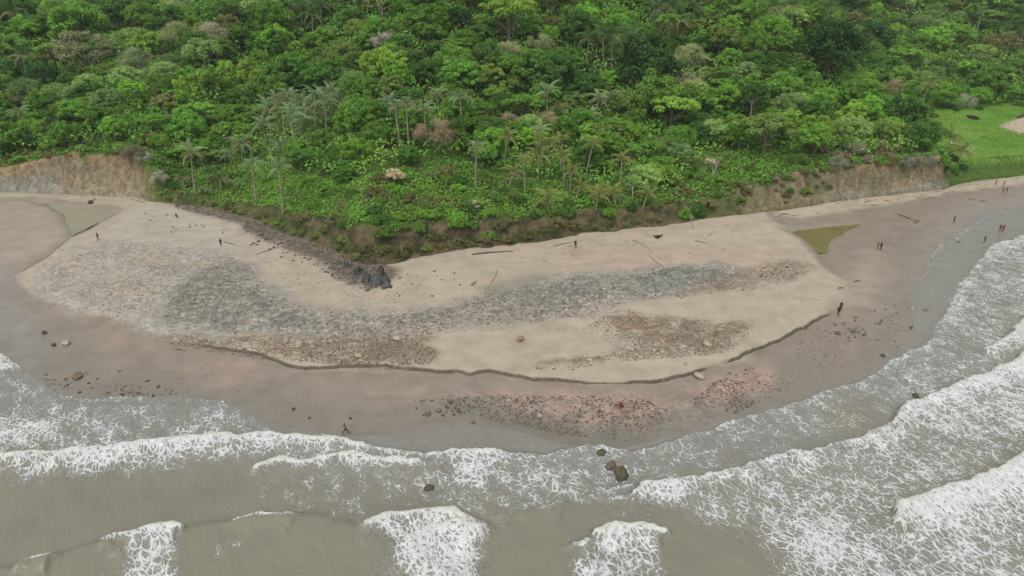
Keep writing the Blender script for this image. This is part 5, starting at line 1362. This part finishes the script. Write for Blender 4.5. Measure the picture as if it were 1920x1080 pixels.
# ------------------------------------------------------------------ driftwood
def log(px0, py0, px1, py1, r0, col, look, wh, twigs=2, name="driftwood_log", root=False):
    a, b = GB(px0, py0), GB(px1, py1); r0 *= 0.75
    L = np.linalg.norm(b - a); n = 7
    t = np.linspace(0, 1, n); side = unit(np.cross(b - a, [0, 0, 1.0]))
    bow = random.gauss(0, 0.04) * L
    pts = [a + (b - a) * q + side * bow * math.sin(math.pi * q) + np.array([0, 0, r0 * 0.7 + 0.05 * math.sin(5 * q)]) for q in t]
    org = np.array(pts[0]); mb = MB()
    mb.tube(np.array(pts) - org, np.linspace(r0, r0 * 0.45, n) * np.array([1 + random.gauss(0, 0.1) for _ in t]), 6)
    for _ in range(twigs):
        q = random.uniform(0.3, 0.95); s = np.array(pts[0]) * (1 - q) + np.array(pts[-1]) * q - org
        d = unit(unit(b - a) * 0.6 + side * random.choice([-1, 1]) + np.array([0, 0, random.uniform(0, 0.7)]))
        l_ = L * random.uniform(0.12, 0.3); mb.tube([s, s + d * l_ * 0.5 + [0, 0, 0.04], s + d * l_], [r0 * 0.4, r0 * 0.28, r0 * 0.1], 4)
    if root:
        for i in range(9):
            d = unit(unit(a - b) * 0.5 + np.array([random.gauss(0, 1), random.gauss(0, 1), abs(random.gauss(0, 1))]))
            mb.tube([np.zeros(3), d * r0 * 2.2, d * r0 * 4 + [0, 0, -0.1]], [r0 * 0.9, r0 * 0.5, r0 * 0.12], 4)
    o = obj(name, mb.mesh("driftwood_log"), WOOD, loc=org)
    o.color = (*(np.array(col) * random.uniform(0.85, 1.15)), 1)
    tag(o, None, 'driftwood', 'driftwood on the beach'); later(o, look, wh, tuple((a + b) / 2))
    return o
WD, WG, WL = lin(104, 84, 68), lin(134, 122, 106), lin(188, 178, 162)
log(885, 478, 962, 471, 0.2, WD, 'long straight brown log', 'at the top of the sand in the centre', 1)
log(1038, 462, 1092, 451, 0.16, WG, 'long slim grey log', 'behind the person on the upper sand', 1)
log(932, 508, 908, 546, 0.12, lin(160, 134, 108), 'slim tan log pointing at the sea', 'on the centre sand', 1)
log(884, 536, 894, 528, 0.28, lin(140, 118, 98), 'short thick stump', 'beside the slim tan log')
log(1240, 474, 1236, 443, 0.11, WL, 'fallen white trunk', 'ending at a dark root ball', 0)
log(1232, 446, 1242, 441, 0.3, lin(52, 46, 38), 'dark upturned root ball', 'on the sand at the end of the white trunk', 3, "root_ball", True)
log(1601, 529, 1616, 527, 0.17, WD, 'short dark log', 'on the right sand above the scarp person', 0)
log(1572, 541, 1582, 540, 0.15, WD, 'shorter dark log', 'left of another on the right sand', 0)
log(1684, 402, 1722, 418, 0.12, WD, 'forked dark branch', 'on the wet flat right of the olive pool', 3)
log(1714, 419, 1724, 414, 0.13, WD, 'dark branch end', 'below the forked branch on the wet flat', 2)
log(1815, 373, 1832, 376, 0.1, WD, 'thin dark branch', 'on the far right wet flat', 2)
log(1838, 378, 1850, 376, 0.1, WD, 'short dark branch', 'on the far right wet flat', 2)
log(1525, 561, 1540, 563, 0.08, WG, 'thin stick', 'on the smooth sand behind the step', 1)
log(1793, 455, 1806, 453, 0.1, lin(60, 54, 46), 'dark branch awash', 'in the shallow right surf', 1)
log(330, 655, 352, 658, 0.09, WD, 'thin dark stick', 'on the wet sand at left', 0)
log(146, 706, 158, 699, 0.08, WD, 'thin stick', 'leaning behind the brown boulder at lower left', 0)
log(1303, 452, 1325, 457, 0.11, WD, 'dark brown branch', 'on the upper sand right of the root ball', 1)
log(1327, 444, 1337, 436, 0.07, WG, 'grey twiggy branch', 'on the upper sand right of the root ball', 4)
log(1185, 450, 1225, 475, 0.06, WD, 'thin dark branch', 'left of the fallen white trunk', 3)
log(1216, 478, 1262, 512, 0.06, WD, 'long thin dark branch', 'in front of the fallen white trunk', 4)
log(480, 478, 530, 462, 0.07, lin(70, 60, 50), 'dark twisted branch', 'on the sand by the stone belt', 4)
log(420, 454, 448, 461, 0.09, lin(84, 76, 64), 'dark branch', 'beside the person in black', 3)
log(244, 372, 275, 383, 0.14, WG, 'grey fallen tree with twigs', 'at the right foot of the tan bluff', 6)
log(178, 372, 166, 381, 0.1, lin(70, 62, 52), 'dark snag', 'on the sand below the tan bluff', 4)
r = random.Random(41)
for k in range(44):                                         # belt of drift along the high-water line
    u = r.random(); px = 1430 + 345 * u
    py = np.interp(px, [1430, 1500, 1640, 1775], [407, 398, 378, 359]) + r.uniform(-9, 7)
    w = r.uniform(7, 24)
    log(px, py, px + w, py - w * r.uniform(-0.15, 0.3), r.uniform(0.05, 0.11), [WD, WG, WL][r.randrange(3)], 'piece of driftwood', ('in the drift line by the olive pool', 'in the drift line under the sloping bank', 'in the drift line under the right bluff', 'in the drift line past the right bluff')[min(int(u * 4), 3)], r.randrange(4))
for k in range(14):
    px = r.uniform(1780, 1915); py = np.interp(px, [1780, 1915], [352, 330]) + r.uniform(-2, 9); w = r.uniform(6, 14)
    log(px, py, px + w, py - w * 0.1, 0.06, [WD, WG][r.randrange(2)], 'small drift stick', 'on the pale sand below the field', 1)
for k in range(22):
    px = r.uniform(960, 1420); py = np.interp(px, [960, 1420], [478, 420]) + r.uniform(-8, 40); w = r.uniform(6, 13)
    log(px, py, px + w, py + w * r.uniform(-0.4, 0.5), 0.05, [WD, WG][r.randrange(2)], 'small stick', ('on the upper sand, centre', 'on the upper sand near the root ball', 'on the upper sand near the olive pool')[min(int((px - 960) / 155), 2)], 1)

# ------------------------------------------------------------------ dead trees
def dead_tree(px, foot_py, hpx, seed, mat, look, wh, on_beach=False, spread=0.5, depth=3):
    p = GB(px, foot_py) if on_beach else HIT(px, foot_py)
    k = np.linalg.norm(p - [0, 0, CAM_H]) / FPX; H_ = hpx * k
    q = random.Random(seed)
    o = empty("dead_tree", p); mt, mbr = MB(), MB()
    def grow(s, d, l_, rad, lev):
        m = s + d * l_ * 0.5 + np.array([q.gauss(0, .06), q.gauss(0, .06), 0]) * l_; e = s + d * l_ + np.array([q.gauss(0, .05)] * 3) * l_
        (mt if lev == depth else mbr).tube([s, m, e], [rad, rad * .8, rad * .55], 5)
        if lev > 0:
            for i in range(3 if lev == depth else 2):
                a = q.uniform(0, 6.28); nd = unit(d * 0.9 + spread * np.array([math.cos(a), math.sin(a), 0.25]))
                grow(s + (e - s) * q.uniform(0.6, 1.0), nd, l_ * q.uniform(0.55, 0.75), rad * .52, lev - 1)
    grow(np.array([0, 0, -0.3]), unit(np.array([q.gauss(0, .1), 0, 1.0])), H_ * 0.48, max(0.05, H_ * 0.02), depth)
    obj("trunk", mt.mesh("trunk"), mat, o); obj("branch", mbr.mesh("branch"), mat, o)
    tag(o, None, 'dead tree', 'dead trees by the bank'); later(o, look, wh, tuple(p + [0, 0, H_ * .6]))
dead_tree(1183, 378, 58, 3, DEADWOOD, 'bleached white dead tree with forked limbs', 'above the bank right of centre', spread=0.6)
dead_tree(1300, 428, 36, 5, DEADWOOD, 'small pale dead tree', 'on the sand edge right of centre', True)
dead_tree(1331, 352, 66, 8, DEADWOOD, 'slender pale dead trunk', 'on the vine slope', spread=0.25, depth=2)
dead_tree(1155, 384, 30, 12, DEADWOOD, 'leaning pale snag', 'left of the white dead tree', spread=0.4, depth=2)
SHADES['tan'] = lin(172, 162, 140)
for a in [(740, 325, 44, 'on the centre front slope'), (890, 382, 34, 'above the brown bank'), (1212, 256, 30, 'above the white dead tree'), (1226, 326, 28, 'right of the white dead tree'), (1332, 300, 26, 'on the slender dead trunk slope')]:
    tree_at('lumpy', a[0], a[1], a[2] * 0.85, 'tan', 1.0, look='tree with dry tan leaves', wh=a[3])

# ------------------------------------------------------------------ things in the field
p = HIT(1824, 221); me = bpy.data.meshes.new("tarp")
tv = []
for j in range(5):
    for i in range(7):
        x, y = (i / 6 - .5) * 3.4, (j / 4 - .5) * 5.0
        tv.append((p[0] + x + 0.25 * y, p[1] + y, float(hill_z(p[0] + x, p[1] + y)) + 0.38 + 0.07 * math.sin(i * 1.9) + 0.05 * math.cos(j * 2.2)))
fv = [(j * 7 + i, j * 7 + i + 1, j * 7 + i + 8, j * 7 + i + 7) for j in range(4) for i in range(6)]
me = make_mesh("tarp", tv + [(a, b, c - 0.06) for a, b, c in tv], np.array(fv + [tuple(k + 35 for k in reversed(f)) for f in fv]))
tag(obj("tarp", me, plain("black_plastic", lin(26, 26, 26), 0.6)), "black sheet lying flat on the green field", "tarp")
def field_log(px0, py0, px1, py1, rad, col, lab, name="fallen_trunk"):
    a, b = HIT(px0, py0), HIT(px1, py1); mb = MB(); pts = [np.array(a) * (1 - t) + np.array(b) * t - a + [0, 0, 0.35 + 0.04 * math.sin(7 * t)] for t in np.linspace(0, 1, 6)]
    mb.tube(pts, np.linspace(rad, rad * 0.6, 6), 6)
    for t in (0.3, 0.6, 0.85):
        s = np.array(pts[0]) * (1 - t) + np.array(pts[-1]) * t; mb.tube([s, s + [0.5, 0.7, 0.5], s + [0.8, 1.4, 0.6]], [rad * .4, rad * .3, rad * .1], 4)
    o = obj(name, mb.mesh(name), WOOD, loc=a); o.color = (*col, 1); tag(o, lab, "log")
field_log(1776, 268, 1797, 277, 0.16, lin(205, 200, 188), "whitish fallen trunk at the near edge of the field")
field_log(1808, 281, 1826, 283, 0.13, lin(205, 200, 188), "short pale log further into the field's near edge")
field_log(1812, 272, 1813, 280, 0.2, lin(70, 64, 52), "dark stump standing at the field's near edge", "stump")
field_log(1908, 222, 1925, 214, 0.4, lin(86, 66, 54), "brown mound of wood at the field's right edge", "wood_pile")
# ------------------------------------------------------------------ people
def capsule(mb, a, b, ra, rb, k=10):
    a, b = np.array(a, float), np.array(b, float); d = unit(b - a)
    t = [(-ra, 0.0), (-ra * .7, ra * .71), (0, ra)]
    L = np.linalg.norm(b - a)
    prof = [(-ra * .98, ra * .15), (-ra * .7, ra * .71), (0, ra), (L * .5, (ra + rb) / 2), (L, rb), (L + rb * .7, rb * .71), (L + rb * .98, rb * .15)]
    mb.tube([a + d * q for q, _ in prof], [w for _, w in prof], k)
def pose(name):
    """joints of a 1.70 m figure facing +y: hips, knees, ankles, shoulders, elbows, wrists"""
    J = dict(pel=(0, 0, .93), chest=(0, .01, 1.30), neck=(0, 0, 1.45), head=(0, .02, 1.58), hl=(-.09, 0, .90), hr=(.09, 0, .90), kl=(-.10, .02, .49), kr=(.10, .02, .49), al=(-.10, -.02, .08), ar=(.10, -.02, .08),
             sl=(-.18, 0, 1.38), sr=(.18, 0, 1.38), el=(-.23, -.02, 1.10), er=(.23, -.02, 1.10), wl=(-.24, .05, .86), wr=(.24, .05, .86))
    if name == 'walk': J.update(kl=(-.10, .16, .51), al=(-.10, .22, .09), kr=(.10, -.04, .49), ar=(.10, -.30, .13), el=(-.23, -.16, 1.12), wl=(-.23, -.16, .88), er=(.23, .10, 1.11), wr=(.22, .26, .92))
    if name == 'stride': J.update(pel=(0, 0, .86), chest=(0, .06, 1.22), neck=(0, .09, 1.37), head=(0, .13, 1.50), hl=(-.09, 0, .83), hr=(.09, 0, .83), kl=(-.12, .30, .48), al=(-.13, .42, .08), kr=(.10, -.18, .45), ar=(.10, -.48, .11), sl=(-.18, .07, 1.30), sr=(.18, .07, 1.30), el=(-.27, -.14, 1.08), wl=(-.28, -.26, .86), er=(.27, .25, 1.10), wr=(.24, .42, .96))
    if name == 'crouch': J.update(pel=(0, -.16, .34), chest=(0, .06, .66), neck=(0, .14, .80), head=(0, .20, .92), hl=(-.10, -.15, .32), hr=(.10, -.15, .32), kl=(-.16, .26, .50), kr=(.16, .26, .50), al=(-.14, .04, .08), ar=(.14, .04, .08), sl=(-.17, .09, .74), sr=(.17, .09, .74), el=(-.22, .28, .56), er=(.22, .28, .56), wl=(-.10, .44, .34), wr=(.12, .44, .34))
    return {k: np.array(v, float) for k, v in J.items()}
SEGS = {}
def body_mesh(name):
    J = pose(name); S = []
    def c(a, b, ra, rb, t): S.append((np.array(a, float), np.array(b, float), ra, rb, t))
    c(J['hl'] * .6 + J['pel'] * .4, J['hr'] * .6 + J['pel'] * .4, .125, .125, 2); c(J['pel'] + [0, 0, .02], J['chest'], .125, .145, 1); c(J['sl'] * .8 + J['chest'] * .2, J['sr'] * .8 + J['chest'] * .2, .085, .085, 1)
    c(J['chest'] + [0, 0, .06], J['neck'], .075, .058, 1); c(J['neck'], J['head'], .052, .06, 0)
    c(J['head'] + [0, 0, -.02], J['head'] + [0, -.01, .05], .08, .088, 0); c(J['head'] + [0, .075, -.03], J['head'] + [0, .092, -.035], .02, .014, 0)
    for s in (-1, 1): c(J['head'] + [s * .082, 0, -.01], J['head'] + [s * .09, -.01, .02], .016, .016, 0)
    c(J['head'] + [0, -.03, .04], J['head'] + [0, -.02, .07], .088, .085, 3)
    for s in 'lr':
        c(J['h' + s], J['k' + s], .085, .058, 2); c(J['k' + s], J['a' + s], .055, .036, 4); c(J['a' + s] + [0, -.03, -.04], J['a' + s] + [0, .15, -.05], .038, .03, 0)
        c(J['s' + s], J['e' + s], .052, .042, 1); c(J['e' + s], J['w' + s], .04, .028, 0)
        d = unit(J['w' + s] - J['e' + s]); ax = np.array([0, 1.0, 0]) - d * d[1]; ax = unit(ax); o = np.cross(d, ax); w = J['w' + s]
        c(w, w + d * .07, .026, .03, 0)
        for i, l_ in enumerate((.065, .075, .07, .055)):
            b = w + d * .08 + ax * (.03 - .02 * i); m = b + d * l_ * .6; c(b, m, .0115, .011, 0); c(m, m + d * l_ * .4 + o * .018 * (1 if s == 'l' else -1), .011, .0095, 0)
        c(w + d * .02 + ax * .028, w + d * .065 + ax * .06, .013, .011, 0)
    mb = MB()
    for a, b, ra, rb, t in S: capsule(mb, a, b, ra, rb)
    tmp = obj("tmp", mb.mesh("tmp"))
    m = tmp.modifiers.new("r", 'REMESH'); m.mode = 'VOXEL'; m.voxel_size = .0115
    m = tmp.modifiers.new("s", 'SMOOTH'); m.iterations = 2; m.factor = .4
    m = tmp.modifiers.new("d", 'DECIMATE'); m.ratio = .22
    me = bpy.data.meshes.new_from_object(tmp.evaluated_get(bpy.context.evaluated_depsgraph_get()))
    bpy.data.objects.remove(tmp)
    me.name = "person"
    C = np.array([p.center[:] for p in me.polygons]); best = np.full(len(C), 9.); mi = np.zeros(len(C), int)
    for a, b, ra, rb, t in S:
        ab = b - a; u = np.clip(((C - a) @ ab) / (ab @ ab), 0, 1); d = np.linalg.norm(C - a - u[:, None] * ab, axis=1) - (ra + (rb - ra) * u)
        k = d < best; best[k] = d[k]; mi[k] = t
    h = J['head']
    for s in (-1, 1): mi[np.linalg.norm(C - (h + [s * .034, .078, .012]), axis=1) < .016] = 5      # eyes
    mi[np.linalg.norm((C - (h + [0, .08, -.068])) * [0.55, 1, 1.6], axis=1) < .017] = 6              # mouth
    for _ in range(7): me.materials.append(None)
    me.polygons.foreach_set('material_index', mi.astype(np.int32)); me.polygons.foreach_set('use_smooth', np.ones(len(C), bool)); me.update()
    return me
BODY = {k: body_mesh(k) for k in ('stand', 'walk', 'stride', 'crouch')}
SKIN, HAIR, EYE, LIP = plain("skin", lin(150, 104, 78), .6, .08), plain("dark_hair", lin(28, 24, 22), .7, .1), plain("eye", lin(18, 14, 12), .3, .05), plain("lips", lin(128, 74, 64), .6, .05)
_cl = {}
def cloth(c):
    if c not in _cl: _cl[c] = plain("cloth_%d_%d_%d" % c, lin(*c), .9, .15, 8)
    return _cl[c]
def person(px, py, ps, shirt, legs, lab, rz, shin=None, beach=True):
    p = GB(px, py)
    if p[2] < 0: p = flat(px, py, 0.0); p[2] = -0.05
    o = obj("person", BODY[ps], loc=p, rot=(0, 0, rz))
    for i, m in enumerate((SKIN, cloth(shirt), cloth(legs), HAIR, cloth(shin) if shin else SKIN, EYE, LIP)):
        o.material_slots[i].link = 'OBJECT'; o.material_slots[i].material = m
    tag(o, lab, "person", "people walking on the beach")
K, NV = (24, 24, 26), (34, 38, 50)
person(184.5, 451, 'walk', K, K, "person in dark clothes walking on the pale rock at far left", 2.2, K)
person(415, 462, 'stand', K, K, "person in black standing on the pale sand near the dark branch", 0.4, K)
person(332, 408, 'crouch', (150, 60, 44), (90, 50, 40), "person in orange-red crouching on the sand near the stone belt", 1.0)
person(1079, 465, 'stand', (44, 38, 36), K, "person in dark clothes standing below the slim grey log", 3.0, K)
person(1571, 592, 'walk', K, K, "front person in black beside the end of the sand step", 2.6, K)
person(1575.5, 583, 'walk', K, NV, "rear person in black just behind another at the sand step", 2.6, NV)
person(1645, 468, 'walk', (118, 128, 122), (70, 74, 66), "person in a grey-green top on the sand below the olive pool", 1.9)
person(1651, 469, 'stand', (58, 44, 34), (50, 38, 30), "slim person in brown beside another below the olive pool", 2.0, (50, 38, 30))
person(1788, 418, 'stand', K, K, "person in black alone on the wet flat near the surf", 0.7, K)
person(1845, 456, 'walk', (44, 48, 46), (58, 60, 58), "person in dark grey wading in the right surf", 3.6)
person(1874, 434, 'walk', (104, 44, 48), (60, 56, 56), "person in a dull red top wading, left of a pair", 2.5)
person(1880, 435, 'walk', (142, 28, 40), (64, 52, 52), "person in a bright red top wading, right of a pair", 2.4)
person(1879.5, 364, 'stand', (140, 34, 36), (60, 44, 44), "person in a red top on the far right wet flat", 1.2)
person(1886, 364, 'stand', (70, 24, 30), (60, 60, 62), "person in dark maroon beside a red-topped person on the far flat", 1.0)
person(1866, 349, 'walk', (110, 104, 94), (96, 90, 80), "person in faded brown near the drift sticks below the field", 0.6)
person(1881, 351, 'walk', (84, 92, 84), (120, 130, 120), "person in grey-green on the pale sand below the field", 0.4)
person(649, 814, 'stride', (106, 100, 86), (40, 38, 36), "person in khaki top and dark trousers striding at the swash edge", 1.7, (40, 38, 36))
person(1165, 766, 'crouch', (116, 30, 30), (100, 36, 36), "person in red crouching among the pink stones", 2.0)
# ------------------------------------------------------------------ humid air
hv = [(sx_ * 480, y_, z_) for z_ in (-5.0, 175.0) for sx_, y_ in ((-1, -60.0), (1, -60.0), (1, 640.0), (-1, 640.0))]
me = make_mesh("haze", hv, np.array([(0, 3, 2, 1), (4, 5, 6, 7), (0, 1, 5, 4), (1, 2, 6, 5), (2, 3, 7, 6), (3, 0, 4, 7)]))
hm_, n_, l_, b_ = nodes("humid_air")
n_.remove(b_)
pv = n_.new('ShaderNodeVolumePrincipled'); pv.inputs['Color'].default_value = (0.86, 0.9, 0.92, 1); pv.inputs['Density'].default_value = 0.00014
l_.new(pv.outputs[0], n_['Material Output'].inputs['Volume'])
tag(obj("haze", me, hm_), "faint humid haze over the bay", kind="stuff")
# ------------------------------------------------------------------ labels: look, place, and rank where several share both
from collections import defaultdict
_g = defaultdict(list)
for it in TO_LABEL: _g[(it[1], it[2])].append(it)
for (look, wh), its in _g.items():
    its.sort(key=lambda t: t[3])
    for k, it in enumerate(its):
        if len(its) == 1: it[0]['label'] = f"{look} {wh}"
        elif len(its) == 2: it[0]['label'] = f"{look} {wh}, the {('left', 'right')[k]} one of two"
        else: it[0]['label'] = f"{look} {wh}, {ORD[min(k, 49)]} from left"
        if len(it[0]['label'].split()) > 16: it[0]['label'] = it[0]['label'].replace(', the ', ', ').replace(' one of two', '')
